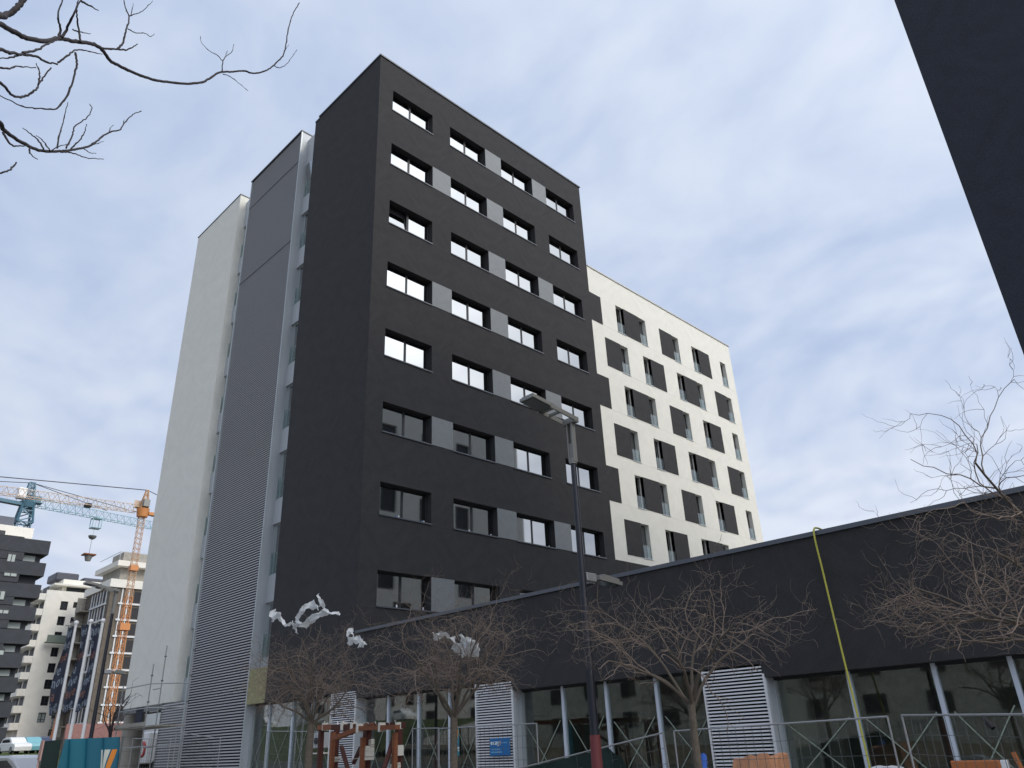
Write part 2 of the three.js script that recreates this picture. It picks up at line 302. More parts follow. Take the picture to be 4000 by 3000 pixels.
part('louvre_joint', box(xL2 + 0.06, xL1 - 0.06, 27.43, 27.46, -0.05, 0.0), M.frame, tower); part('louvre_joint', box(xL2 + 0.06, xL1 - 0.06, 33.1, 33.12, -0.05, 0.0), M.frame, tower);
// white street block
part('white_wall', [ubox(xW2, xW1, wbY, Yv(29.63), -0.4, 0), ubox(xW1 - 0.4, xW1, wbY, Yv(29.63), -1.2, -0.4), ubox(xW2, xW2 + 0.4, wbY, Yv(29.63), -16, -0.4)], M.white, tower);
part('roof_coping', [box(xW2 - 0.04, xW1 + 0.04, Yv(29.63), Yv(29.63) + 0.06, -1.2, 0.04)], M.coping, tower);
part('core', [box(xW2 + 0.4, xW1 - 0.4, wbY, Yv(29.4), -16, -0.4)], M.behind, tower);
// recessed window strips between the blocks
const rW = flat([box(0, 0, 0, 0, 0, 0)].slice(1).concat([box(0, 0.09, 0, 2.37, -0.05, 0.03), box(1.41, 1.5, 0, 2.37, -0.05, 0.03), box(0.09, 1.41, 0, 0.07, -0.05, 0.03), box(0.09, 1.41, 2.3, 2.37, -0.05, 0.03), box(0.16, 0.22, 0.07, 2.3, -0.02, 0.05)]));
const rP = box(0.2, 1.42, 0.07, 2.3, -0.02, 0.0), rR = box(0.02, 1.5, 0.05, 1.02, 0.1, 0.115), rC = box(0.0, 0.03, 0.05, 1.02, 0.06, 0.12), rS = box(-0.01, 1.5, -0.06, 0, -0.1, 0.14);
for (const [x0, x1, top] of [[xL1, xB, HL - 0.45], [xW1, xL2, Yv(29.63) - 0.4]]) {
  const w = x1 - x0, sc = w / 1.5; let prev = top;
  for (let k = 0; k < 8; k++) {
    const y = 30.56 - 3.6 * k - (x0 < -12 ? 0.18 : 0); if (y < 5) break;
    part('spandrel_panel', ubox(x0, x1, y + 2.37, prev, -0.62, -0.45), M.sidePanel, tower); prev = y - 0.06;
    const f = put('window', rW, M.frameLight, tower, V(x0, y, -0.6)); f.scale.x = sc;
    const p = put('pane', rP, M.pane, f, V(x0, y, -0.6)); if (k === 0 && x0 > -12) { p.rotation.x = 0.1; }
    put('glass_rail', rR, M.rail, f, V(x0, y, -0.6)); put('rail_clamp', rC, M.frameLight, f, V(x0, y, -0.6)); put('sill', rS, M.frameLight, f, V(x0, y, -0.6));
  }
  part('spandrel_panel', ubox(x0, x1, x0 < -12 ? 4.0 : 4.9, prev, -0.62, -0.45), M.sidePanel, tower);
}
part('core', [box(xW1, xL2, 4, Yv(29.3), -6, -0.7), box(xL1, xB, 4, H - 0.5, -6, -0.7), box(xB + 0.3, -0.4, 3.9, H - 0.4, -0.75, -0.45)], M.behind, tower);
// louvred foot and fascia under the white block
const lowS = slatGeoX(-14.2 + 16.8, pitch);
for (let y = 0.5; y < 4.02; y += pitch) put('slat', lowS, M.slat, tower, V(-16.8, y, 0.02));
part('louvre_back', [box(-16.8, -14.2, 0, 4.06, -0.25, -0.035), box(-16.82, -16.78, 0.2, 4.08, -0.25, 0.03)], M.steelDark, tower);
part('fascia', [ubox(xW2, -16.82, 3.8, wbY, -1.2, -0.02)], std([0.17, 0.18, 0.18], 0.7), tower);
{ const c = onZ(520, 2850, -0.9); const g = new THREE.CylinderGeometry(0.55, 0.55, 3.7, 28).translate(c.x, 1.95, -0.9); part('pier', g, M.concrete, tower, 'round bare concrete pier under the white block');
  const lines = []; for (const y of [1.3, 2.0, 2.7, 3.3]) lines.push(new THREE.TorusGeometry(0.553, 0.008, 5, 28).rotateX(Math.PI / 2).translate(c.x, y, -0.9)); part('pier_joint', lines, std([0.12, 0.12, 0.11], 0.9), tower);
  part('pier', [box(-16.9, -16.3, 0.2, 3.8, -5, -4.4)], M.concrete, tower); }

// ---------------------------------------------------------------- low shop wing
const shop = thing('shop_building', 'long low black rendered shop wing with glazed front between grey louvre panels', 'building');
const xR = 22.69, xE = 46;
const steps = [[xB, 0.2, 3.48], [0.2, 8.06, 3.24], [8.06, 16.0, 2.95], [16.0, xE, 2.66]];
{
  const parts = []; const s = new THREE.Shape(); s.moveTo(-0.4, 4.49); s.lineTo(-0.4, 3.48); s.lineTo(0.2, 3.48); s.lineTo(0.2, 3.24); s.lineTo(8.06, 3.24); s.lineTo(8.06, 2.95); s.lineTo(16, 2.95); s.lineTo(16, 2.66); s.lineTo(xE, 2.66); s.lineTo(xE, LOW); s.lineTo(0, LOW); s.lineTo(0, 4.49);
  part('dark_wall', uvBox(new THREE.ExtrudeGeometry(s, { depth: 0.5, bevelEnabled: false }).translate(0, 0, -0.5)), M.dark, shop);
}
part('coping', [box(0, xE, LOW, LOW + 0.07, -0.55, 0.05), box(0, xE, LOW - 0.03, LOW, -0.0, 0.05)], M.coping, shop);
part('roof_slab', [box(0.01, xE, 4.3, 4.5, -33, -0.5)], M.concrete, shop);
part('shop_interior', [ubox(-8, xE, 0.0, 4.2, -9.2, -9), ubox(-8, xE, -0.6, -0.4, -9, -0.5), ubox(-8, xE, 3.55, 3.7, -9, -0.5), ubox(-8.2, -8, 0, 3.6, -9, -0.5), ubox(xE - 0.2, xE, 0, 3.6, -9, -0.5)], M.shopIn, shop);
part('interior_column', [-3, 3.2, 9.6, 15.6, 21].map((x) => ubox(x - 0.2, x + 0.2, -0.4, 3.55, -4.2, -3.8)), M.concrete, shop);
part('interior_partition', [ubox(4.4, 6.0, -0.4, 3.3, -2.6, -2.4), ubox(12.5, 14.2, -0.4, 2.9, -6, -5.8)], M.white, shop);
// louvre panels of the shop front
const sgS = slatGeoX(1.52, 0.072);
for (const [x, top] of [[-1.42, 3.5], [6.5, 3.23], [14.44, 2.92]]) {
  for (let y = -0.3; y < top - 0.05; y += 0.072) put('slat', sgS, M.slatPale, shop, V(x + 0.03, y, 0.01));
  part('louvre_back', box(x + 0.04, x + 1.55, -0.4, top - 0.03, -0.3, -0.075), M.behind, shop); part('louvre_panel', [box(x, x + 0.035, -0.4, top, -0.3, 0.02), box(x + 1.55, x + 1.6, -0.4, top - 0.18, -0.3, 0.015)], M.slatPale, shop);
  part('louvre_side', ubox(x + 1.572, x + 1.62, -0.4, top - 0.26, -0.45, -0.01), M.sidePanel, shop);
}
// glazing: mullions, panes, taped crosses
const bays = [[-8.4, -1.42, [-6.62, -4.75, -3.3], 3.48], [0.2, 6.5, [1.62, 3.3, 4.87], 3.24], [8.06, 14.44, [9.7, 11.24, 12.85], 2.95], [16.0, xR, [17.75, 19.45, 20.8], 2.66]];
for (const [x0, x1, ms, top] of bays) {
  const xs = [x0, ...ms, x1];
  for (const x of ms) part('mullion', [rbox(x - 0.045, x + 0.045, -0.4, top, -0.46, -0.34, 0.008)], M.mullion, shop);
  part('head_frame', box(x0, x1, top - 0.06, top - 0.002, -0.46, -0.36), M.frame, shop);
  for (let i = 0; i < xs.length - 1; i++) {
    const a = xs[i] + (i ? 0.045 : 0.01), b = xs[i + 1] - (i < xs.length - 2 ? 0.045 : 0.01), h = top - 0.9;
    const p = part('pane', box(a, b, -0.4, top - 0.06, -0.41, -0.398), M.shopGlass, shop); p.rotation.set(rr(-0.0015, 0.0015), 0, 0);
    const y1 = h + rr(-0.1, 0.05), y0 = 0.55 + rr(-0.1, 0.1);
    part('taped_cross', [bar(V(a + 0.12, y1, -0.385), V(b - 0.18, y0, -0.385), 0.006, 0.024), bar(V(b - 0.1, y1 + 0.05, -0.377), V(a + 0.2, y0, -0.377), 0.006, 0.024)], M.xtape, shop);
  }
}
for (const [a, b, c] of [[-8.0, -7.9, 3.44], [0.21, 0.27, 3.2], [8.1, 8.16, 2.9], [16.04, 16.1, 2.6]]) part('frame_post', box(a, b, -0.3, c, -0.44, -0.3), M.frameLight, shop);

// second tower rising from the same wing, its street wall cut by the frame
const tower2 = thing('dark_tower', 'near black tower cut off by the right edge, rising above the low wing', 'building');
const h2 = [];
part('dark_wall', [ubox(xR, xE, LOW + 0.1, 36, -0.4, -0.02)], M.darkNavy, tower2);
{ const holes = []; for (let r = 0; r < 7; r++) for (let c = 0; c < 4; c++) holes.push([-(1.2 + 3.9 * c) - 2.6, -(1.2 + 3.9 * c), 31.5 - 3.6 * r, 32.9 - 3.6 * r]);
  // its side wall faces the first tower across the roof and is mirrored in that tower's windows
  const mk = (p, m, hs, n) => { const s = new THREE.Shape(p.map(([z, y]) => new THREE.Vector2(z, y))); for (const [z0, z1, y0, y1] of hs) s.holes.push(new THREE.Path([[z0, y0], [z1, y0], [z1, y1], [z0, y1]].map(([a, b]) => new THREE.Vector2(a, b)))); const g = new THREE.ExtrudeGeometry(s, { depth: 0.4, bevelEnabled: false }).rotateY(-Math.PI / 2).translate(xR + 0.4, 0, 0); return part(n, uvBox(g), m, tower2); };
  mk([[-0.4, LOW], [-16, LOW], [-16, 34], [-0.4, 34]], M.dark, [], 'dark_wall');
  const ws = []; for (let r = 0; r < 6; r++) for (let c = 0; c < 4; c++) { const z = -17.4 - 4 * c - (r % 2) * 1.5; ws.push([z - 1.6, z, 24 - 2.87 * r, 26 - 2.87 * r]); }
  mk([[-16, LOW], [-33, LOW], [-33, 28.6], [-16, 28.6]], M.white, ws, 'white_wall');
  for (const [z0, z1, y0, y1] of ws) part('window', box(xR + 0.2, xR + 0.3, y0, y1, z0, z1), M.frame, tower2);
  for (const [z0, z1, y0, y1] of holes) { part('window', box(xR - 0.002, xR + 0.02, y0, y1, z0, z1), M.frame, tower2); part('white_panel', ubox(xR - 0.003, xR + 0.015, y0, y1, z0 - 1.25, z0 - 0.02), M.white, tower2); } }
part('core', [box(xR + 0.45, xE, LOW, 35.8, -16, -0.45), box(xR + 0.45, xE, LOW, 28.4, -33, -16)], M.behind, tower2);

// hose hanging from the low roof
{ const a = onZ(3182, 2085, 0.09), pts = [V(a.x, LOW + 0.14, -0.5), V(a.x, LOW + 0.15, -0.05), V(a.x, LOW + 0.08, 0.1), V(a.x + 0.02, 4.6, 0.12), V(a.x + 0.1, 3.0, 0.2), V(a.x + 0.22, 1.0, 0.35), V(a.x + 0.32, -0.1, 0.6)];
  tag(part('hose', new THREE.TubeGeometry(new THREE.CatmullRomCurve3(pts), 60, 0.021, 8), M.yellow), 'long yellow hose hanging over the black parapet of the low wing', 'hose'); }

// ---------------------------------------------------------------- street trees
function grow(out, p, dir, len, r, opt, level) {
  // one crooked shoot: short straight steps that turn at each bud; side shoots leave at the buds
  const step = opt.step[level], n = Math.max(2, Math.round(len / step)), pts = [p.clone()], rad = [r]; let d = dir.clone().normalize(), q = p.clone(), sgn = rnd() < 0.5 ? 1 : -1;
  const kids = [];
  for (let i = 1; i <= n; i++) {
    const kink = opt.kink[level]; const side = V(rr(-1, 1), rr(-0.8, 0.8), rr(-1, 1)).cross(d).normalize();
    d.addScaledVector(side, kink * rr(0.35, 1) * sgn); sgn = -sgn; if (rnd() < 0.25) sgn = -sgn;
    d.y += opt.up[level] * (i / n) + opt.lift[level]; d.normalize();
    q = q.clone().addScaledVector(d, step * rr(0.8, 1.2));
    const e = q.clone().sub(opt.c); const k = (e.x / opt.rx) ** 2 + (e.y / opt.ry) ** 2 + (e.z / opt.rx) ** 2;
    if (k > 1 && level > 0 && i > 1 && rnd() < 0.55) break;
    pts.push(q); rad.push(r * (1 - 0.62 * i / n));
    if (level < opt.levels && i >= opt.bare[level] && rnd() < opt.den[level]) kids.push([q.clone(), d.clone(), rad[rad.length - 1], i / n]);
  }
  if (pts.length > 1) out[level].push(limb(pts, rad, level === 0 ? 8 : level === 1 ? 5 : 3));
  for (const [kp, kd, kr, f] of kids) {
    const s = V(rr(-1, 1), rr(-0.5, 0.9), rr(-1, 1)).cross(kd).normalize(), a = rr(0.6, 1.25); const nd = kd.clone().multiplyScalar(Math.cos(a)).addScaledVector(s, Math.sin(a)); nd.y *= opt.flat[level];
    grow(out, kp, nd, opt.len[level + 1] * rr(0.55, 1.25), Math.max(opt.min, kr * 0.62), opt, level + 1);
  }
}
function streetTree(x, z, label, o = {}) {
  const y = groundY(x), b = V(x, y, z), t = thing('street_tree', label, 'tree', b, 'pollarded bare trees along the pavement');
  const fork = b.clone().add(V(0, o.fork || 2.2, 0)), c = b.clone().add(V(o.cx || 0, o.cy || 3.25, 0));
  const tr = [b.clone(), b.clone().add(V(0.015, 0.7, 0)), b.clone().add(V(-0.01, 1.5, 0.01)), fork]; part('trunk', uvBox(limb(curve(tr, 10), Array.from({ length: 11 }, (_, i) => (o.r || 0.062) * (1.12 - 0.02 * i)), 10)), M.bark, t);
  const n = o.n || 7; const opt = { c, rx: o.rx || 2.0, ry: o.ry || 1.15, levels: 3, step: [0.17, 0.11, 0.08, 0.06], kink: [0.2, 0.6, 0.75, 0.7], up: [0, 0.0, 0.08, 0.12], lift: [-0.025, -0.005, 0, 0.01], bare: [4, 1, 1, 9], den: o.den || [0.88, 0.6, 0.46, 0], len: [1.75, 1.3, 0.62, 0.3], flat: [0.55, 0.7, 0.9, 1], min: 0.0027 };
  for (let i = 0; i < n; i++) {
    const out = [[], [], [], []], a = i / n * Math.PI * 2 + rr(-0.3, 0.3), inc = o.inc ? o.inc * rr(0.6, 1.3) : rr(0.3, 0.95); const d = V(Math.cos(a) * Math.sin(inc), Math.cos(inc), Math.sin(a) * Math.sin(inc));
    grow(out, fork.clone().add(V(0, -rr(0, 0.18), 0)), d, 1.35 * rr(0.75, 1.2) * (o.s || 1), 0.027, opt, 0);
    const br = part('branch', [...out[0]], M.bark, t); part('twigs', [...out[1], ...out[2], ...out[3]], M.twig, br).userData.kind = 'stuff';
  }
  return t;
}
const tz = 7;
streetTree(8.9, tz, 'bare street tree with the largest torn white plastic, left of the pergola', { rx: 2.4, ry: 1.05, cy: 3.2, r: 0.085, n: 11, s: 1.15, den: [0.93, 0.66, 0.5, 0] });
streetTree(13.67, tz, 'bare forked street tree with a white sheet caught mid crown, right of the pergola', { rx: 2.4, ry: 1.35, cy: 3.6, r: 0.07, n: 9, inc: 0.66, s: 1.2, den: [0.92, 0.64, 0.48, 0] });
streetTree(18.63, tz, 'bare street tree with upright limbs in front of the widest louvre panel', { rx: 2.05, ry: 1.1, cy: 3.4, r: 0.052, n: 7, inc: 0.7, s: 1.1 });
streetTree(23.75, tz, 'bare street tree reaching in from the right edge above the parapet', { rx: 3.3, ry: 1.95, cy: 4.3, r: 0.075, n: 15, inc: 0.95, s: 1.65, den: [0.88, 0.54, 0.42, 0] });

// torn plastic sheeting caught in the crowns: twisted strips
function strip(pts, wid, tw) {
  const c = curve(pts, pts.length * 7), n = c.length, K = 6, pos = [], idx = []; let X = V(0.2, 1, 0.3);
  for (let i = 0; i < n; i++) {
    const t = c[Math.min(n - 1, i + 1)].clone().sub(c[Math.max(0, i - 1)]).normalize(); X = X.clone().addScaledVector(t, -X.dot(t)).normalize(); const Y = t.clone().cross(X), f = i / (n - 1);
    const wi = wid[Math.min(wid.length - 1, Math.floor(f * (wid.length - 1)))] * (1 - (f * (wid.length - 1)) % 1) + wid[Math.min(wid.length - 1, Math.floor(f * (wid.length - 1)) + 1)] * ((f * (wid.length - 1)) % 1);
    const a = tw * f * 3 + 0.6 * Math.sin(f * 9);
    for (let k = 0; k < K; k++) { const s = k / (K - 1) - 0.5, fold = 0.13 * Math.sin(k * 2.1 + i * 0.16) + 0.12 * Math.sin(i * 0.37 + k); const u = X.clone().multiplyScalar(Math.cos(a)).addScaledVector(Y, Math.sin(a)), v = X.clone().multiplyScalar(-Math.sin(a)).addScaledVector(Y, Math.cos(a)); const q = c[i].clone().addScaledVector(u, s * 1.25 * wi * (1 + 0.22 * Math.sin(i * 0.41) + 0.08 * Math.sin(i * 1.3))).addScaledVector(v, fold * wi); pos.push(q.x, q.y, q.z); }
  }
  for (let i = 0; i < n - 1; i++) for (let k = 0; k < K - 1; k++) { const a = i * K + k; idx.push(a, a + 1, a + K, a + 1, a + K + 1, a + K); }
  const g = new THREE.BufferGeometry(); g.setAttribute('position', new THREE.Float32BufferAttribute(pos, 3)); g.setIndex(idx); g.computeVertexNormals(); g.setAttribute('uv', new THREE.Float32BufferAttribute(new Float32Array(pos.length / 3 * 2), 2)); return g;
}
const px1 = (zx, zy, dz = 0) => onZ(1000 + zx / 4.424, 2250 + zy / 4.424, tz + dz);
tag(part('plastic_sheet', [
  strip([px1(345, 570), px1(275, 650, 0.1), px1(300, 730, 0.15), px1(340, 680, 0.05), px1(400, 700), px1(460, 770), px1(525, 860, 0.1), px1(610, 800, 0.1)], [0.02, 0.1, 0.17, 0.2, 0.16, 0.17, 0.1, 0.04], 0.25),
  strip([px1(620, 800, 0.1), px1(680, 860, 0.1), px1(740, 840), px1(830, 850), px1(930, 770, 0.1), px1(1050, 690, 0.1), px1(1150, 650), px1(1260, 635), px1(1360, 640, 0.05), px1(1430, 660)], [0.06, 0.22, 0.3, 0.16, 0.13, 0.11, 0.12, 0.06, 0.12, 0.14], 0.3),
  strip([px1(690, 800), px1(720, 720, 0.1), px1(790, 610, 0.15), px1(870, 530, 0.1), px1(960, 500), px1(1040, 510), px1(1080, 600)], [0.1, 0.09, 0.11, 0.13, 0.16, 0.14, 0.03], 0.2),
  strip([px1(1085, 335), px1(1095, 400, 0.05), px1(1130, 490, 0.08), px1(1170, 570), px1(1240, 620)], [0.08, 0.14, 0.16, 0.13, 0.06], 0.15),
  strip([px1(690, 880), px1(690, 950, 0.1), px1(725, 1000, 0.1)], [0.12, 0.07, 0.03], 0.1),
], M.plastic), 'long torn white plastic sheet draped over the crown of the left street tree', 'plastic sheet');
tag(part('plastic_bag', [
  strip([px1(1685, 925), px1(1610, 960, 0.1), px1(1600, 1000, 0.1), px1(1650, 970), px1(1680, 1050)], [0.05, 0.1, 0.1, 0.08, 0.12], 0.1),
  strip([px1(1590, 1110), px1(1650, 1100, 0.1), px1(1740, 1105), px1(1810, 1110), px1(1810, 1200, 0.05), px1(1790, 1230)], [0.16, 0.15, 0.12, 0.12, 0.12, 0.07], 0.12),
  strip([px1(1815, 1190), px1(1850, 1160, 0.05), px1(1875, 1130)], [0.08, 0.12, 0.1], 0.1),
], M.plastic), 'small torn white plastic bag caught between the two left trees, below the roof edge', 'plastic bag');
const px2 = (zx, zy, dz = 0) => onZ(1650 + zx / 7.373, 2400 + zy / 7.373, tz + dz);
tag(part('plastic_sheet', [
  strip([px2(330, 640), px2(400, 620, 0.1), px2(500, 600), px2(620, 560), px2(720, 620, 0.05), px2(830, 700), px2(930, 710)], [0.1, 0.12, 0.1, 0.06, 0.09, 0.08, 0.05], 0.2),
  strip([px2(930, 780), px2(1000, 900, 0.1), px2(1100, 910), px2(1250, 920, 0.1), px2(1380, 960), px2(1480, 860, 0.05), px2(1520, 770)], [0.12, 0.28, 0.3, 0.24, 0.26, 0.24, 0.1], 0.08),
], M.plastic), 'crumpled white plastic sheet caught in the middle of the second street tree', 'plastic sheet');

// ---------------------------------------------------------------- street lamps
function streetLamp(x, z, top, ytip, yz, label, lowDz) {
  const y0 = groundY(x), l = thing('street_lamp', label, 'street lamp', V(x, y0, z), 'double-headed street lamps along the kerb');
  const sh = 5.93 + (y0 - groundY(16.85));
  part('base_sleeve', [new THREE.CylinderGeometry(0.08, 0.09, 1.8, 20).translate(x, y0 + 0.9, z)], M.red, l, 'faded red painted sleeve');
  part('shaft', new THREE.CylinderGeometry(0.047, 0.066, sh - y0 - 1.7, 20).translate(x, (sh + y0 + 1.7) / 2, z), M.pole, l);
  part('upright', [rbox(x - 0.065, x - 0.042, sh, top, z - 0.045, z + 0.045, 0.006)], M.poleGrey, l); part('upright', [rbox(x + 0.03, x + 0.07, sh, top, z - 0.045, z + 0.045, 0.006)], M.poleGrey, l);
  part('collar', [new THREE.CylinderGeometry(0.066, 0.064, 0.09, 20).translate(x, sh + 0.02, z), box(x - 0.042, x + 0.03, sh, sh + 0.35, z - 0.03, z + 0.03)], M.poleGrey, l);
  // big head over the street: a flat tapering box on two side arms
  const a = V(x, top, z - 0.05), b = V(x, ytip, yz), d = b.clone().sub(a).normalize(), at = (t) => a.clone().addScaledVector(b.clone().sub(a), t), up = V(0, d.z, -d.y).multiplyScalar(1);
  const plate = (t0, t1, w, h, off) => bar(at(t0).addScaledVector(up, off), at(t1).addScaledVector(up, off), w, h);
  part('arm', [bar(at(0).add(V(-0.14, 0, 0)), at(0.62).add(V(-0.15, 0, 0)), 0.03, 0.08)], M.poleGrey, l); part('arm', [bar(at(0).add(V(0.14, 0, 0)), at(0.62).add(V(0.15, 0, 0)), 0.03, 0.08)], M.poleGrey, l);
  part('cross_piece', box(x - 0.15, x + 0.15, top - 0.05, top + 0.05, z - 0.06, z + 0.05), M.poleGrey, l); part('cross_piece', [bar(at(0.38).add(V(-0.145, 0, 0)), at(0.38).add(V(0.145, 0, 0)), 0.03, 0.05)], M.poleGrey, l);
  const hd = part('lamp_head', [plate(0.5, 1, 0.32, 0.055, 0.02), plate(0.53, 0.98, 0.26, 0.04, 0.06)], M.poleGrey, l);
  part('lens', plate(0.56, 0.97, 0.27, 0.012, -0.012), M.lampGlass, hd);
  // small head over the pavement
  const ly = 3.95 + (y0 - groundY(16.85));
  part('low_arm', [rbox(x - 0.06, x + 0.06, ly - 0.03, ly + 0.1, z - 0.3, z - 0.05, 0.01), rod(V(x, ly - 0.04, z - 0.05), V(x, ly - 0.04, z - 0.3), 0.03)], M.steel, l);
  const lo = part('lamp_head', [bar(V(x, ly + 0.03, z - 0.3), V(x, ly - 0.01, z - lowDz), 0.24, 0.06), bar(V(x, ly + 0.08, z - 0.45), V(x, ly + 0.04, z - lowDz + 0.04), 0.18, 0.06)], M.poleGrey, l); part('lens', bar(V(x, ly - 0.008, z - 0.34), V(x, ly - 0.045, z - lowDz + 0.03), 0.2, 0.01), M.lampGlass, lo);
}
streetLamp(16.88, tz, 6.7, 6.83, 8.1, 'dark street lamp with a red base in front of the shop windows', 0.9);
streetLamp(-4.85, tz, 7.1, 7.25, 8.1, 'distant dark street lamp beside the flagpoles on the left', 0.75);

// ---------------------------------------------------------------- site fences
const meshM = M.steelDark;
function fencePanel(name, a, b, hgt, label, tiltTop, cloth) { // a, b: feet of the two posts; tiltTop moves the top edge
  const t = thing(name, label, 'fence', a, 'wire mesh site fence panels'); const up = tiltTop || V(0, hgt, 0); const a1 = a.clone().add(up), b1 = b.clone().add(up);
  part('post', rod(a, a1, 0.03), M.steel, t); part('post', rod(b, b1, 0.03), M.steel, t); part('top_rail', rod(a1, b1, 0.026), M.steel, t); part('bottom_rail', rod(a.clone().addScaledVector(up, 0.08), b.clone().addScaledVector(up, 0.08), 0.035), M.steel, t);
  const w = [], d = b.clone().sub(a), L = d.length(); const nV = Math.round(L / 0.16);
  for (let i = 1; i < nV; i++) { const f = a.clone().addScaledVector(d, i / nV); w.push(bar(f.clone().addScaledVector(up, 0.08), f.clone().add(up), 0.006)); }
  for (let k = 1; k < 8; k++) { const f = up.clone().multiplyScalar(0.08 + k * 0.115); w.push(bar(a.clone().add(f), b.clone().add(f), 0.006)); }
  part('mesh_wires', w, meshM, t).userData.kind = 'stuff';
  if (cloth) { // shade net tied to the lower part of the panel
    const nx = 26, ny = 14, pos = [], idx = []; const nrm = d.clone().cross(up).normalize();
    for (let j = 0; j <= ny; j++) for (let i = 0; i <= nx; i++) { const fx = i / nx, fy = j / ny, topE = cloth(fx); const q = a.clone().addScaledVector(d, fx).addScaledVector(up, 0.03 + (topE - 0.03) * fy).addScaledVector(nrm, 0.03 + 0.035 * Math.sin(i * 1.1 + j * 0.7) + 0.03 * fbm(i * 0.3, j * 0.4, 3, 3)); pos.push(q.x, q.y, q.z); }
    for (let j = 0; j < ny; j++) for (let i = 0; i < nx; i++) { const k = j * (nx + 1) + i; idx.push(k, k + 1, k + nx + 1, k + 1, k + nx + 2, k + nx + 1); }
    const g = new THREE.BufferGeometry(); g.setAttribute('position', new THREE.Float32BufferAttribute(pos, 3)); g.setIndex(idx); g.computeVertexNormals(); g.setAttribute('uv', new THREE.Float32BufferAttribute(new Float32Array(pos.length / 3 * 2), 2)); const m = M.net.clone(); m.side = THREE.DoubleSide; part('shade_net', g, m, t, 'dark green shade net, torn at its right end');
  }
  return t;
}
// a panel given by the two ends of its top rail on the photograph and their distances from the facade
function panelAt(u0, v0, z0, u1, v1, z1, label, hgt = 2.05) { const p = onZ(u0, v0, z0), q = onZ(u1, v1, z1); const a = V(p.x, p.y - hgt, z0), b = V(q.x, p.y - hgt + (q.y - p.y), z1); return fencePanel('site_fence', a, b, hgt, label); }
panelAt(3522, 2794, 5.0, 4200, 2789, 6.4, 'wire mesh site fence panel at the bottom right corner of the view');
panelAt(2632, 2856, 4.6, 3466, 2799, 5.0, 'wire mesh site fence panel in front of the widest grey louvre panel');
{ const b = onZ(2590, 2862, 5.4), a = onZ(1960, 3018, 5.4); const up = V(0.12, 1.95, 0.35); const B = b.clone().sub(up), A = a.clone().sub(up);
  fencePanel('site_fence', A, B, 2, 'leaning site fence panel covered in dark green shade net', up, (f) => f < 0.7 ? 0.99 : 0.99 - 1.9 * (f - 0.7) + 0.05 * Math.sin(f * 60)); }
panelAt(1715, 2846, 3.4, 2096, 2826, 3.6, 'wire mesh site fence panel behind the forked tree, in front of the blue sign');
panelAt(1612, 2846, 2.6, 1712, 2844, 3.4, 'short wire mesh site fence panel just right of the pergola');
panelAt(1045, 2856, 2.2, 1262, 2858, 2.6, 'wire mesh site fence panel before the leftmost shop windows');
panelAt(690, 2862, 4.0, 862, 2884, 3.0, 'wire mesh site fence panel before the louvred stair core');
panelAt(520, 2885, 4.6, 668, 2888, 4.2, 'wire mesh site fence panel before the round concrete pier');

// banner fence on the left: teal printed sheet and dark net
function bannerTex() {
  const c = document.createElement('canvas'); c.width = 768; c.height = 512; const x = c.getContext('2d'); x.fillStyle = '#0f6478'; x.fillRect(0, 0, 768, 512); x.fillStyle = '#0d5a70'; x.fillRect(330, 0, 438, 512);
  x.fillStyle = '#c4c6bd'; x.beginPath(); x.moveTo(500, 75); x.lineTo(556, 75); x.lineTo(580, 190); x.lineTo(600, 75); x.lineTo(656, 75); x.lineTo(590, 360); x.lineTo(534, 360); x.lineTo(556, 270); x.closePath(); x.fill();
  x.fillStyle = '#d07f2c'; x.beginPath(); x.moveTo(668, 75); x.lineTo(712, 75); x.lineTo(648, 360); x.lineTo(606, 360); x.closePath(); x.fill();
  x.fillStyle = '#5f93a0'; x.fillRect(60, 190, 200, 22);
  const t = new THREE.CanvasTexture(c); t.colorSpace = THREE.SRGBColorSpace; return t;
}
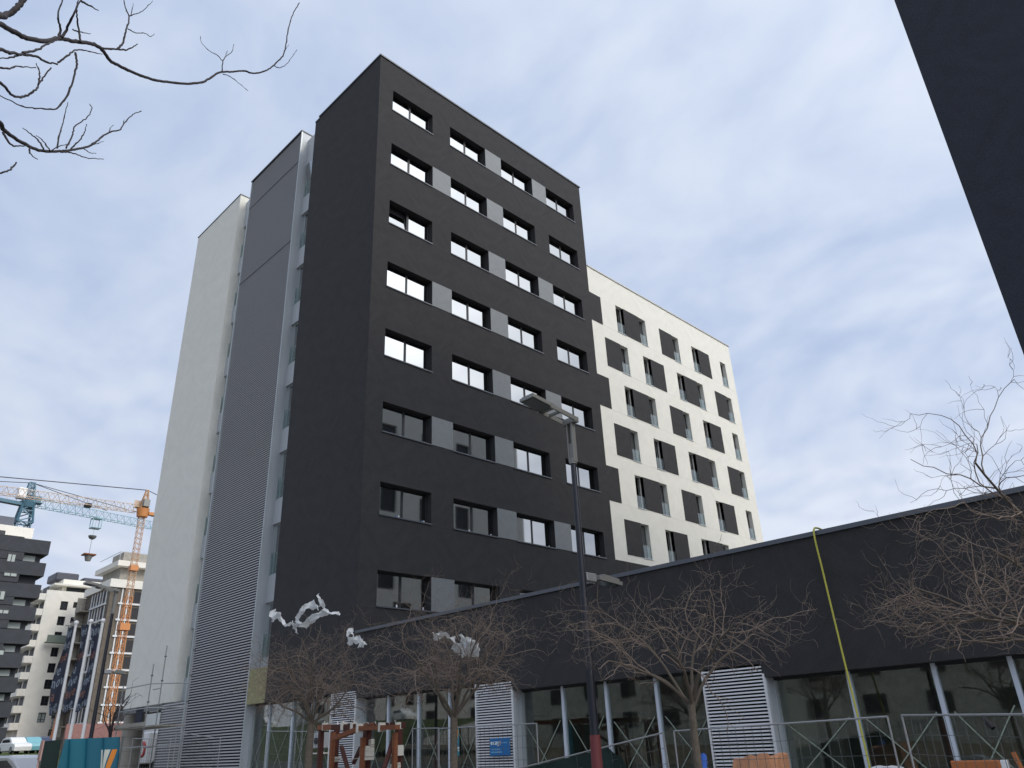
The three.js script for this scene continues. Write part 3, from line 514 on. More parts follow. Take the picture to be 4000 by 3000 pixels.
{
  const p0 = onZ(248, 2888, 9.6), p1 = onZ(474, 2878, 8.4), hg = p1.y - 0.15;
  const t = thing('fence_banner', 'teal banner with a grey letter and orange slash on the left site fence', 'banner', V(p0.x, p0.y - hg, p0.z));
  const nx = 24, ny = 8, pos = [], uv = [], idx = []; for (let j = 0; j <= ny; j++) for (let i = 0; i <= nx; i++) { const f = i / nx, g = j / ny, q = p0.clone().lerp(p1, f); pos.push(q.x, q.y - hg * (1 - g), q.z + 0.06 * Math.sin(i * 0.9 + j * 0.5) * (0.4 + 0.6 * g)); uv.push(f, 0.0 + g); }
  for (let j = 0; j < ny; j++) for (let i = 0; i < nx; i++) { const k = j * (nx + 1) + i; idx.push(k, k + 1, k + nx + 1, k + 1, k + nx + 2, k + nx + 1); }
  const g = new THREE.BufferGeometry(); g.setAttribute('position', new THREE.Float32BufferAttribute(pos, 3)); g.setAttribute('uv', new THREE.Float32BufferAttribute(uv, 2)); g.setIndex(idx); g.computeVertexNormals();
  part('sheet', g, new THREE.MeshStandardMaterial({ map: bannerTex(), roughness: 0.7, side: THREE.DoubleSide }), t);
  part('post', rod(V(p1.x + 0.05, p1.y - hg - 0.1, p1.z - 0.03), V(p1.x + 0.05, p1.y + 0.02, p1.z - 0.03), 0.05), M.steelDark, t); part('post', rod(V(p0.x - 0.05, p0.y - hg - 0.1, p0.z - 0.03), V(p0.x - 0.05, p0.y + 0.02, p0.z - 0.03), 0.05), M.steelDark, t);
  const q0 = onZ(172, 2896, 10.2), t2 = thing('fence_net', 'dark green net on the site fence left of the teal banner', 'fence', V(q0.x, q0.y - hg, q0.z));
  part('net', [uvBox(bar(V(q0.x, q0.y - hg * 0.5, q0.z), V(p0.x - 0.1, p0.y - hg * 0.5, p0.z), 0.02, hg))], M.net, t2); part('post', rod(V(q0.x, q0.y - hg - 0.1, q0.z), V(q0.x, q0.y + 0.02, q0.z), 0.05), M.steelDark, t2);
  const fl = onZ(212, 2925, 10.0); tag(part('warning_flag', [bar(V(fl.x, fl.y - 0.25, fl.z + 0.3), V(fl.x + 0.03, fl.y + 0.2, fl.z + 0.3), 0.2, 0.03), bar(V(fl.x, fl.y - 1.6, fl.z + 0.3), V(fl.x, fl.y - 0.2, fl.z + 0.3), 0.03)], std([0.5, 0.3, 0.26], 0.7)), 'pale red and white marker post against the dark green net', 'marker');
}
// orange parasol-like flag in front of the cream block
{ const b = onZ(212, 2802, 4.2), g = new THREE.ConeGeometry(0.34, 1.25, 5).scale(1, 1, 0.35).translate(0, 0.1, 0); const t = thing('folded_parasol', 'folded orange parasol before the cream apartment block', 'parasol', V(b.x, groundY(b.x), b.z)); const top = onZ(214, 2838, 4.2); part('canopy', g.translate(top.x, top.y, top.z), M.orange, t); part('pole', rod(V(top.x, groundY(top.x), top.z), V(top.x, top.y, top.z), 0.04), M.steelDark, t); }

// ---------------------------------------------------------------- pergola frame under construction
{
  const z = 4.6, pt = (zx, zy, dz = 0) => onZ(1200 + zx / 5.53, 2750 + zy / 5.53, z + dz); const a = pt(1390, 720);
  const t = thing('pergola', 'reddish timber frame wrapped in white tape before the left louvre panel', 'pergola', V(a.x, groundY(a.x), z));
  const post = (zx, zy, dz, w, m) => { const p = pt(zx, zy, dz); part('post', ubox(p.x - w / 2, p.x + w / 2, groundY(p.x), p.y, p.z - w / 2, p.z + w / 2), m, t); return p; };
  post(560, 610, 0.25, 0.1, M.wood); post(640, 540, -0.1, 0.11, M.woodRed); post(1210, 720, 0.2, 0.1, M.wood); post(1300, 560, -0.05, 0.15, M.woodRed); post(1900, 620, 0.2, 0.1, M.wood); post(1980, 540, -0.05, 0.13, M.woodRed); post(310, 560, -0.9, 0.12, M.woodRed);
  const beam = (p, q, w, h, m) => part('beam', uvBox(bar(p, q, h, w)), m, t);
  beam(pt(250, 505, -0.9), pt(1420, 480, -0.2), 0.14, 0.11, M.wood); beam(pt(560, 510, -0.3), pt(2080, 455, -0.3), 0.14, 0.12, M.woodRed); beam(pt(1140, 522, 0.3), pt(1950, 500, 0.3), 0.1, 0.15, M.wood); beam(pt(570, 750, 0.35), pt(1130, 530, 0.32), 0.1, 0.15, M.wood); beam(pt(1390, 460, -0.8), pt(1330, 520, 0.3), 0.14, 0.12, M.woodRed);
  const brace = (p, q, m) => part('brace', uvBox(bar(p, q, 0.09, 0.07)), m, t); brace(pt(1870, 740, 0.1), pt(1660, 1400, 0.5), M.woodRed); brace(pt(740, 920, 0.1), pt(880, 1420, 0.4), M.woodRed); brace(pt(1160, 940, -0.3), pt(1000, 1280, -0.4), M.woodRed);
  const wrap = (zx, zy, dz, w, h) => { const p = pt(zx, zy, dz); const g = []; for (let i = 0; i < 5; i++) { const y = p.y - h / 2 + h * (i + 0.5) / 5; g.push(bar(V(p.x - w / 2, y + rr(-0.02, 0.02), p.z), V(p.x + w / 2, y + rr(-0.02, 0.02), p.z), w * rr(0.95, 1.05), h / 4.4)); } part('tape_wrap', g, M.tape, t); };
  wrap(1290, 1060, 0.05, 0.25, 0.3); wrap(1930, 1000, 0.08, 0.23, 0.22); wrap(600, 1200, 0.1, 0.22, 0.1); wrap(1900, 1340, 0.1, 0.18, 0.1); wrap(1390, 830, 0, 0.1, 0.12); wrap(2020, 1020, 0, 0.1, 0.12);
  for (const [zx, zy, dz] of [[390, 490, -0.85], [790, 480, -0.28], [1130, 520, 0.32], [1610, 500, 0.3], [1980, 490, -0.2], [1000, 480, -0.28]]) { const p = pt(zx, zy, dz); part('tape_wrap', [box(p.x - 0.035, p.x + 0.035, p.y - 0.1, p.y + 0.1, p.z - 0.085, p.z + 0.085)], M.tape, t); }
  const knots = []; for (let i = 0; i < 12; i++) { const p = pt(380 + i * 140, 455 + rr(-20, 5), -0.25); knots.push(bar(p, p.clone().add(V(rr(-0.08, 0.08), rr(0.04, 0.1), rr(-0.05, 0.05))), 0.03, 0.01)); } part('tape_ends', knots, M.tape, t).userData.kind = 'stuff';
  part('tape_line', [bar(pt(760, 905, -0.2), pt(1170, 870, -0.2), 0.03, 0.01)], M.tape, t); part('tape_line', [bar(pt(690, 1240, 0), pt(1170, 1160, 0), 0.03, 0.01)], M.tape, t);
}
// grey machine standing behind the pergola's left post
{ const p = onZ(1252, 2890, 1.6), y = groundY(p.x), t = thing('work_stand', 'grey steel work stand between the tree trunk and the pergola', 'work stand', V(p.x, y, 1.6));
  part('housing', [rbox(p.x - 0.2, p.x + 0.2, p.y - 0.25, p.y + 0.22, 1.4, 1.8, 0.03)], std([0.4, 0.41, 0.42], 0.6), t); part('port', new THREE.CylinderGeometry(0.1, 0.1, 0.06, 18).rotateX(Math.PI / 2).translate(p.x + 0.08, p.y - 0.03, 1.81), M.black, t); part('shelf', box(p.x - 0.24, p.x + 0.24, p.y - 0.42, p.y - 0.38, 1.35, 1.85), M.tape, t); part('shelf', box(p.x - 0.24, p.x + 0.24, p.y - 1.2, p.y - 1.15, 1.35, 1.85), M.tape, t); part('leg', [rod(V(p.x - 0.2, y, 1.4), V(p.x - 0.2, p.y - 0.3, 1.4), 0.04)], M.steel, t); part('leg', [rod(V(p.x + 0.2, y, 1.8), V(p.x + 0.2, p.y - 0.3, 1.8), 0.04)], M.steel, t); part('leg', [rod(V(p.x, y, 1.6), V(p.x, p.y - 0.3, 1.6), 0.06)], M.steel, t); }

// signs on the shop front
function signTex(fn, w, h) { const c = document.createElement('canvas'); c.width = w; c.height = h; fn(c.getContext('2d')); const t = new THREE.CanvasTexture(c); t.colorSpace = THREE.SRGBColorSpace; return t; }
{
  const tex = signTex((x) => { x.fillStyle = '#0a67a6'; x.fillRect(0, 0, 512, 440); x.fillStyle = '#eef2ea'; x.save(); x.scale(0.72, 1); x.font = 'bold 150px sans-serif'; x.fillText('ecay', 20, 165); x.restore(); x.fillStyle = '#d9a14a'; x.beginPath(); x.moveTo(274, 62); x.lineTo(290, 62); x.lineTo(268, 200); x.lineTo(254, 200); x.closePath(); x.fill(); x.fillStyle = '#8fc3dd'; x.font = 'bold 52px sans-serif'; x.save(); x.scale(0.78, 1); x.fillText('D.U.E.K', 385, 135); x.restore(); x.font = 'bold 46px sans-serif'; x.save(); x.scale(0.8, 1); x.fillText('T  948 26 98 66', 26, 300); x.restore(); x.fillStyle = '#6fb2d6'; x.fillRect(26, 340, 280, 24); x.fillStyle = '#c9a86a'; x.fillRect(205, 342, 46, 20); }, 512, 440);
  const a = onZ(1916, 2885, 0.03), b = onZ(1995, 2950, 0.03); const g = new THREE.BoxGeometry(b.x - a.x, a.y - b.y, 0.02).translate((a.x + b.x) / 2, (a.y + b.y) / 2, 0.05);
  tag(part('site_sign', g, new THREE.MeshStandardMaterial({ map: tex, roughness: 0.5 })), 'blue and white site sign on the middle louvre panel', 'sign');
  const tex2 = signTex((x) => { x.fillStyle = '#1f8394'; x.fillRect(0, 0, 256, 768); x.fillStyle = '#dfe0d6'; x.save(); x.scale(1, 2.2); x.font = 'bold 200px sans-serif'; x.fillText('y', 22, 130); x.restore(); x.fillStyle = '#d8912f'; x.beginPath(); x.moveTo(190, 40); x.lineTo(246, 40); x.lineTo(200, 400); x.lineTo(150, 400); x.closePath(); x.fill(); x.fillStyle = '#1d6f8a'; x.fillRect(0, 430, 256, 90); x.fillStyle = '#dfe0d6'; x.fillRect(0, 525, 256, 120); x.fillStyle = '#1f8394'; x.font = 'bold 110px sans-serif'; x.fillText('ecay', 2, 625); }, 256, 768);
  const c = onZ(1755, 2846, -0.34), d = onZ(1792, 2952, -0.34); tag(part('window_poster', new THREE.BoxGeometry(d.x - c.x, c.y - d.y, 0.012).translate((c.x + d.x) / 2, (c.y + d.y) / 2, -0.37), new THREE.MeshStandardMaterial({ map: tex2, roughness: 0.5 })), 'teal and white poster in the shop window behind the forked tree', 'poster');
}
// loose things behind the right-hand fence
function lump(w, h, d, s, amp) { const g = mergeVertices(new THREE.BoxGeometry(w, h, d, 8, 5, 5).deleteAttribute('uv').deleteAttribute('normal')), p = g.attributes.position; for (let i = 0; i < p.count; i++) { const x = p.getX(i), y = p.getY(i), z = p.getZ(i); const k = 1 - 0.28 * Math.pow(Math.max(0, y / h + 0.5), 2) * (Math.abs(x / w) + Math.abs(z / d)); p.setXYZ(i, x * k + amp * fbm(x * 2.2 + s, y * 2.2, z * 2.2, 3), y + amp * 1.3 * fbm(x * 2 + 9, y * 2, z * 2 + s, 3), z * k + amp * fbm(x * 2, y * 2 + s, z * 2 + 5, 3)); } return uvBox(g); }
{ const p = onZ(2972, 2985, 2.6); tag(part('wrapped_pallet', lump(0.95, 1.3, 0.9, 3, 0.14).translate(p.x, p.y - 0.52, 2.6), M.tarp), 'bulky load wrapped in orange brown sheeting before the right louvre panel', 'wrapped load'); }
{ const p = onZ(2748, 2975, 3.6); tag(part('work_glove', [limb(curve([V(p.x - 0.02, p.y - 0.9, 3.6), V(p.x - 0.02, p.y - 0.1, 3.6), V(p.x + 0.01, p.y + 0.06, 3.6), V(p.x + 0.02, p.y + 0.14, 3.6)], 12), [0.05, 0.05, 0.055, 0.06, 0.065, 0.07, 0.07, 0.07, 0.07, 0.065, 0.055, 0.04, 0.01], 10)], M.blue), 'bright blue rolled sack standing left of the wrapped load', 'sack'); }
{ const p = onZ(3812, 2992, 2.0), t = thing('barrier', 'orange plastic barrier low at the bottom right', 'barrier', V(p.x, groundY(p.x), 2)); part('board', [rbox(p.x - 0.36, p.x + 0.36, p.y - 0.25, p.y + 0.08, 1.97, 2.03, 0.02)], M.orange, t); part('leg', box(p.x - 0.3, p.x - 0.24, groundY(p.x), p.y - 0.2, 1.97, 2.03), M.orange, t); part('leg', box(p.x + 0.24, p.x + 0.3, groundY(p.x), p.y - 0.2, 1.97, 2.03), M.orange, t); }
{ const p = onZ(3922, 2968, 2.4); tag(part('marker_post', [rbox(p.x - 0.05, p.x + 0.05, groundY(p.x), p.y, 2.35, 2.45, 0.012)], M.whitePaint), 'short white post beside the orange barrier', 'post'); }
{ const p = onZ(3958, 2938, 2.4), q = onZ(3995, 3010, 2.4); tag(part('plank', [uvBox(bar(p, V(q.x + 0.1, q.y - 0.5, 2.4), 0.1, 0.04))], M.orange), 'tilted orange board at the far bottom right', 'board'); }
{ const p = onZ(3465, 2995, 1.8); tag(part('plastic_roll', lump(0.7, 0.5, 0.4, 8, 0.1).translate(p.x, p.y - 0.27, 1.8), M.plastic), 'heap of clear plastic film behind the fence post on the right', 'plastic film'); }
{ const p = onZ(3840, 2795, 5.6), q = onZ(3880, 2845, 5.7); tag(part('strap', [limb(curve([p, p.clone().lerp(q, 0.4).add(V(-0.01, 0, 0.02)), q], 8), [0.012, 0.014, 0.02, 0.026, 0.03, 0.034, 0.036, 0.036, 0.03], 8)], M.black), 'black strap dangling from the right-hand fence rail', 'strap'); }

// ---------------------------------------------------------------- scaffold at the white block
{
  const P1 = onZ(589, 2671, 2.4), P2 = onZ(629, 2688, 1.0), P3 = onZ(742, 2672, 1.0), P0 = onZ(481, 2690, 2.4); const gy = groundY(-14);
  const t = thing('scaffold', 'grey tube scaffold with a plank deck at the foot of the white block', 'scaffold', V(P1.x, gy, 1.6));
  const up = (p, v, u) => { const top = onZ(u, v, p.z); part('standard', rod(V(p.x, gy, p.z), V(p.x, top.y, p.z), 0.055), M.steel, t); const y = top.y; for (let k = 0; k < 3; k++) part('coupler', new THREE.CylinderGeometry(0.06, 0.06, 0.05, 8).translate(p.x, y - 0.5 - k * 1.1, p.z), M.steelDark, t); };
  up(P1, 2592, 604); up(P2, 2523, 649); up(P3, 2494, 767); up(P0, 2680, 482);
  for (const dy of [0, -1.0, -2.55, -1.9]) { const s = (p) => V(p.x, P1.y + dy, p.z); if (dy === -1.9) continue; part('ledger', rod(s(P0), s(P1), 0.05), M.steel, t); part('ledger', rod(s(P1), s(P3), 0.05), M.steel, t); part('ledger', rod(V(P0.x, P1.y + dy, 1.0), V(P2.x, P1.y + dy, 1.0), 0.05), M.steel, t); }
  for (let i = 0; i < 4; i++) part('plank', ubox(P0.x - 0.3, P3.x + 0.1, P1.y - 1.78, P1.y - 1.72, 1.0 + i * 0.36, 1.33 + i * 0.36), M.concrete, t);
  part('toe_board', ubox(P0.x - 0.2, P1.x + 0.1, P1.y - 1.72, P1.y - 1.56, 2.42, 2.45), M.concrete, t);
  const d = onZ(556, 2730, 2.2), e = onZ(580, 2765, 2.2); tag(part('hanging_sheet', [uvBox(new THREE.BoxGeometry(0.75, 0.85, 0.05, 4, 4, 1).translate(d.x + 0.2, P1.y - 1.35, 2.3))], std([0.022, 0.026, 0.045], 0.8)), 'dark blue sheet hung on the scaffold guard rail', 'sheet');
}

// ---------------------------------------------------------------- flagpoles
function flagTex(k) { return signTex((x) => { x.fillStyle = '#20283a'; x.fillRect(0, 0, 160, 640); const words = ['live', 'ave', 'one', 've', 'move', 'la']; x.font = 'bold 92px sans-serif'; for (let i = 0; i < 7; i++) { x.fillStyle = i % 3 === 2 ? '#6e4c42' : '#6f7a88'; x.fillText(words[(i + k) % 6], -30 + (i % 2) * 16, 80 + i * 92); } }, 160, 640); }
for (const [i, u, v, L] of [[0, 297, 2440, 'leftmost of the three white flagpoles with dark banners'], [1, 355, 2434, 'middle one of the three white flagpoles with dark banners'], [2, 402, 2432, 'rightmost of the three white flagpoles, nearest the distant lamp']]) {
  const p = far(u, v, 40), y = groundY(p.x), t = thing('flagpole', L, 'flagpole', V(p.x, y, p.z), 'white flagpoles before the building site');
  part('pole', limb([V(p.x, y, p.z), V(p.x, p.y, p.z)], [0.075, 0.055], 12), M.whitePaint, t); part('finial', new THREE.SphereGeometry(0.1, 14, 10).translate(p.x, p.y + 0.08, p.z), M.whitePaint, t);
  const w = 0.42, hgt = 3.4, nx = 8, ny = 24, pos = [], uv = [], idx = []; for (let b = 0; b <= ny; b++) for (let a = 0; a <= nx; a++) { const f = a / nx, g = b / ny; pos.push(p.x - 0.06 * Math.sin(g * 9 + f * 5) * f, p.y - 0.1 - hgt * (1 - g) - 0.22 * f * (1 - g) + 0.05 * Math.sin(f * 7), p.z + 0.07 + f * w * (0.75 + 0.25 * Math.sin(g * 5 + i))); uv.push(1 - f, g); }
  for (let b = 0; b < ny; b++) for (let a = 0; a < nx; a++) { const k = b * (nx + 1) + a; idx.push(k, k + 1, k + nx + 1, k + 1, k + nx + 2, k + nx + 1); }
  const g = new THREE.BufferGeometry(); g.setAttribute('position', new THREE.Float32BufferAttribute(pos, 3)); g.setAttribute('uv', new THREE.Float32BufferAttribute(uv, 2)); g.setIndex(idx); g.computeVertexNormals(); part('banner', g, new THREE.MeshStandardMaterial({ map: flagTex(i * 2), roughness: 0.8, side: THREE.DoubleSide }), t); part('banner_rod', rod(V(p.x, p.y - 0.08, p.z), V(p.x, p.y - 0.06, p.z + w), 0.03), M.steelDark, t);
}

// ---------------------------------------------------------------- buildings far down the street
{ // dark tower with stepped corner loggias
  const X = -99, tr = onX(200, 2115, X), zr = tr.z, top = tr.y, zl = zr + 24, fh = 3.05; const t = thing('dark_apartment_block', 'distant black apartment block with notched corner balconies at the left edge', 'building', V(X, groundY(X), zr));
  part('core', box(X - 18, X - 1.6, 0, top - 0.4, zr + 1.2, zl), M.darkTower, t);
  for (let i = 0; i < 10; i++) { const y1 = top - i * fh - (i ? 0.1 : 0), y0 = top - i * fh - 1.95; part('wall_band', ubox(X - 18, X, y0, y1, zr + (i > 4 ? 0.4 : 0), zl), M.darkTower, t); const yl = y0 - 1.1; part('wall', ubox(X - 18, X - 0.06, yl, y0, zr + 3.0, zl), M.darkTower, t); part('loggia_wall', ubox(X - 18, X - 1.2, yl, y0, zr + 0.6, zr + 3.0), M.darkTower, t);
    if (i !== 1) { const w = part('window', box(X - 1.2, X - 1.12, yl + 0.08, y0 - 0.1, zr + 1.2, zr + 2.9), M.frame, t); part('pane', box(X - 1.11, X - 1.1, yl + 0.16, y0 - 0.16, zr + 1.3, zr + 2.8), M.curtain, w); } }
  const wn = [[135, 240, 445, 612], [70, 270, 745, 850], [-60, 65, 1040, 1222], [-40, 138, 1345, 1452], [-200, -60, 1700, 1800], [-100, 60, 2000, 2120]];
  for (const [a, b, c, d] of wn) { const p = onX(a * 0.241, 2050 + c * 0.241, X), q = onX(b * 0.241, 2050 + d * 0.241, X); const w = part('window', box(X - 0.1, X + 0.02, Math.min(p.y, q.y), Math.max(p.y, q.y), Math.min(p.z, q.z), Math.max(p.z, q.z)), M.frame, t); const zm = (p.z + q.z) / 2, y0 = Math.min(p.y, q.y), y1 = Math.max(p.y, q.y); part('pane', box(X + 0.021, X + 0.03, y0 + 0.1, y1 - 0.25, zm + 0.06, Math.max(p.z, q.z) - 0.1), M.curtain, w); part('pane', box(X + 0.021, X + 0.03, y0 + 0.1, y1 - 0.25, Math.min(p.z, q.z) + 0.1, zm - 0.06), M.curtain, w); }
  const pr = onX(134, 2065, X - 3); part('penthouse', [ubox(X - 16, X - 3, top, pr.y, pr.z, zl - 3)], M.cream, t); part('ledge', box(X - 3.1, X - 2.9, pr.y - 1.7, pr.y - 1.4, pr.z + 1, zl - 3), M.black, t); part('penthouse_window', box(X - 3.05, X - 2.95, top, top + 1.4, pr.z + 3.5, pr.z + 7.5), M.frame, t);
  for (let i = 0; i < 4; i++) part('roof_plant', rbox(X - 9, X - 4, pr.y, pr.y + 1.5, pr.z + 2.5 + i * 3.3, pr.z + 5.6 + i * 3.3, 0.08), std([0.1, 0.11, 0.14], 0.6), t);
}
{ // cream apartment block
  const X = -152, c = onX(186, 2303, X), zr = c.z, top = c.y, fh = 2.98; const t = thing('cream_apartment_block', 'distant cream apartment block with square windows and stepped side balconies', 'building', V(X, groundY(X), zr));
  const L = 34, hl = []; const wins = [];
  const winZ = (u0, u1) => [onX(u0, 2350, X).z, onX(u1, 2350, X).z]; const A = winZ(239, 268), B = winZ(289, 322), cc = [B[1] - 4.2 - (B[0] - B[1]), 0];
  for (let i = 0; i < 13; i++) { const y1 = top - 2.0 - i * fh; for (const [z0, z1, h] of [[A[0], A[1], 1.75], [B[0], B[1], 1.15]]) wins.push([Math.min(z0, z1), Math.max(z0, z1), y1 - h, y1]); }
  const s = new THREE.Shape([[zr, 6], [zr - L, 6], [zr - L, top], [zr, top]].map(([z, y]) => new THREE.Vector2(-z, y))); for (const [z0, z1, y0, y1] of wins) s.holes.push(new THREE.Path([[-z0, y0], [-z1, y0], [-z1, y1], [-z0, y1]].map(([a, b]) => new THREE.Vector2(a, b))));
  part('wall', uvBox(new THREE.ExtrudeGeometry(s, { depth: 0.4, bevelEnabled: false }).rotateY(Math.PI / 2).translate(X - 0.4, 0, 0)), M.cream, t);
  part('wall', ubox(X - 22, X - 0.4, 0, top, zr - L, zr - 0.5), M.cream, t); part('ground_floor', ubox(X - 22, X - 1.2, 0, 6, zr - L, zr - 0.2), M.concrete, t); part('ground_opening', [box(X - 1.3, X - 1.1, 1.5, 4.6, zr - 9, zr - 7.5)], M.black, t);
  for (const [z0, z1, y0, y1] of wins) { const w = part('window', [box(X - 0.36, X - 0.28, y0, y0 + 0.1, z0, z1), box(X - 0.36, X - 0.28, y1 - 0.1, y1, z0, z1), box(X - 0.36, X - 0.28, y0, y1, z0, z0 + 0.1), box(X - 0.36, X - 0.28, y0, y1, z1 - 0.1, z1), box(X - 0.36, X - 0.28, y0 + 0.1, y1 - 0.1, (z0 + z1) / 2 - 0.05, (z0 + z1) / 2 + 0.05), box(X - 0.36, X - 0.28, y0 + 0.5, y0 + 0.58, z0, z1)], M.frame, t); part('pane', box(X - 0.38, X - 0.36, y0, y1, z0, z1), rnd() < 0.25 ? M.curtain : M.farGlass, w); }
  for (let i = 0; i < 13; i++) { const y = top - 0.9 - i * fh; if (y < 7) break; for (let k = 0; k < 3; k++) { const x1 = X - 0.2 - k * 5.2; part('balcony', ubox(x1 - 4.4, x1, y - 1.1, y + 0.15, zr - 0.3, zr + 1.5), M.cream, t); part('balcony_door', box(x1 - 4.2, x1 - 0.6, y + 0.15, y + 1.75, zr - 0.45, zr - 0.32), M.frame, t); } }
  const st = onX(240, 2262, X - 2.5); part('attic', ubox(X - 20, X - 2.2, top, st.y, zr - L, zr - 3.2), M.cream, t); part('roof_overhang', box(X - 21, X - 0.4, top + 1.2, top + 1.55, zr - L, zr - 1.2), M.cream, t); part('attic_glazing', box(X - 2.2, X - 2.1, top + 0.1, top + 1.2, zr - L, zr - 4), M.frame, t);
  for (let i = 0; i < 4; i++) part('roof_tank', rbox(X - 10, X - 4, st.y, st.y + 1.7 - (i % 2) * 0.6, zr - 6.5 - i * 5.4, zr - 2 - i * 5.4, 0.3), std([0.05, 0.055, 0.075], 0.5), t);
  // work lift mast climbing the front
  const lf = thing('mast_climber', 'thin steel work lift mast on the front of the cream block', 'work lift', V(X + 0.6, groundY(X), A[1] - 1.3)); const zc = A[1] - 1.45, g = []; for (let y = 4; y < top - 6; y += 0.75) { g.push(box(X + 0.3, X + 0.9, y, y + 0.07, zc - 0.4, zc + 0.4), bar(V(X + 0.9, y, zc - 0.4), V(X + 0.9, y + 0.75, zc + 0.4), 0.06)); } part('lattice', [...g, box(X + 0.85, X + 0.95, 2, top - 6, zc - 0.45, zc - 0.37), box(X + 0.85, X + 0.95, 2, top - 6, zc + 0.37, zc + 0.45)], M.steel, lf); part('platform', [ubox(X + 0.4, X + 2.0, 23, 23.15, zc - 3, zc + 4.5), box(X + 1.9, X + 2.0, 23.15, 24.4, zc - 3, zc + 4.5)], std([0.16, 0.2, 0.17], 0.7), lf);
}
{ // building under construction
  const X = -131, c = onX(441, 2261, X), zr = c.z, top = c.y, fh = 2.93, L = 30; const t = thing('unfinished_building', 'distant brown building under construction with white floor bands', 'building', V(X, groundY(X), zr));
  part('wall', ubox(X - 13.5, X, 5, top - 1.6, zr - L, zr), M.brownClad, t); part('ground_floor', ubox(X - 13, X - 0.3, 0, 5, zr - L, zr - 0.3), M.pinkWall, t);
  part('parapet', [ubox(X - 13.8, X + 0.4, top - 1.5, top, zr - L, zr + 0.4)], M.cream, t); part('attic', ubox(X - 11, X - 1.5, top, top + 2.6, zr - L, zr - 1.6), M.concrete, t); part('roof_slab', ubox(X - 12.3, X + 0.2, top + 2.6, top + 3.6, zr - L, zr - 0.4), M.cream, t); part('stair_house', ubox(X - 9, X - 3, top + 3.6, top + 6, zr - 12, zr - 2.2), M.concrete, t);
  const rl = []; for (const z of [zr - 0.6, zr - 5, zr - 10, zr - 15]) rl.push(bar(V(X, top + 3.6, z), V(X, top + 5.2, z), 0.08)); rl.push(bar(V(X, top + 5.2, zr - 0.6), V(X, top + 5.2, zr - 16), 0.08), bar(V(X - 11, top + 5.2, zr - 0.6), V(X, top + 5.2, zr - 0.6), 0.08)); part('guard_rail', rl, M.steel, t);
  for (let i = 0; i < 10; i++) { const y = top - 1.6 - (i + 1) * fh; if (y < 5) break; part('floor_band', ubox(X, X + 0.3, y, y + 0.32, zr - 13, zr - 1.6), M.paleBand, t); part('floor_band', ubox(X - 9.6, X - 1.2, y, y + 0.32, zr, zr + 0.3), M.paleBand, t);
    part('window', box(X - 0.02, X + 0.06, y + 0.5, y + 2.5, zr - 6.4, zr - 4.4), M.black, t); part('window', box(X - 0.02, X + 0.06, y + 0.5, y + 2.5, zr - 12.6, zr - 10.9), M.black, t);
    for (let k = 0; k < 3; k++) part('window', box(X - 9 + k * 2.7, X - 7.8 + k * 2.7, y + 0.45, y + 2.55, zr - 0.02, zr + 0.06), M.black, t);
    part('balcony', ubox(X - 13.4, X - 10.4, y - 0.1, y + 0.1, zr, zr + 1.6), M.concrete, t); part('balcony_wall', ubox(X - 13.4, X - 13.2, y + 0.1, y + fh - 0.1, zr, zr + 1.5), M.concrete, t); part('balcony_wall', ubox(X - 13.4, X - 10.4, y + 0.1, y + 1.0, zr + 1.45, zr + 1.6), M.concrete, t); }
  for (const dz of [0.7, 2.0, 3.2, 7.6, 9.2, 13.4, 15, 17, 19.5]) part('cladding_rail', box(X, X + 0.14, 5, top - 1.6, zr - dz - 0.22, zr - dz), M.paleBand, t);
  for (const dx of [1.6, 3.3, 4.9, 6.4, 7.9, 9.4]) part('cladding_rail', box(X - dx - 0.25, X - dx, 5, top - 1.6, zr, zr + 0.14), M.paleBand, t);
  // scaffold towers on the front
  const sc = thing('site_scaffold', 'tall thin scaffold against the front of the unfinished building', 'scaffold', V(X + 1, groundY(X), zr - 15)); const g = []; for (const z of [zr - 14.6, zr - 18.6]) for (const x of [X + 0.5, X + 1.4]) g.push(box(x, x + 0.07, 2, top, z, z + 0.07)); part('standards', g, M.steel, sc).userData.kind = 'stuff'; const h = []; for (let y = 3; y < top; y += 1.0) h.push(box(X + 1.4, X + 1.46, y, y + 0.06, zr - 18.6, zr - 14.6)); part('ledgers', h, M.steel, sc).userData.kind = 'stuff';
}
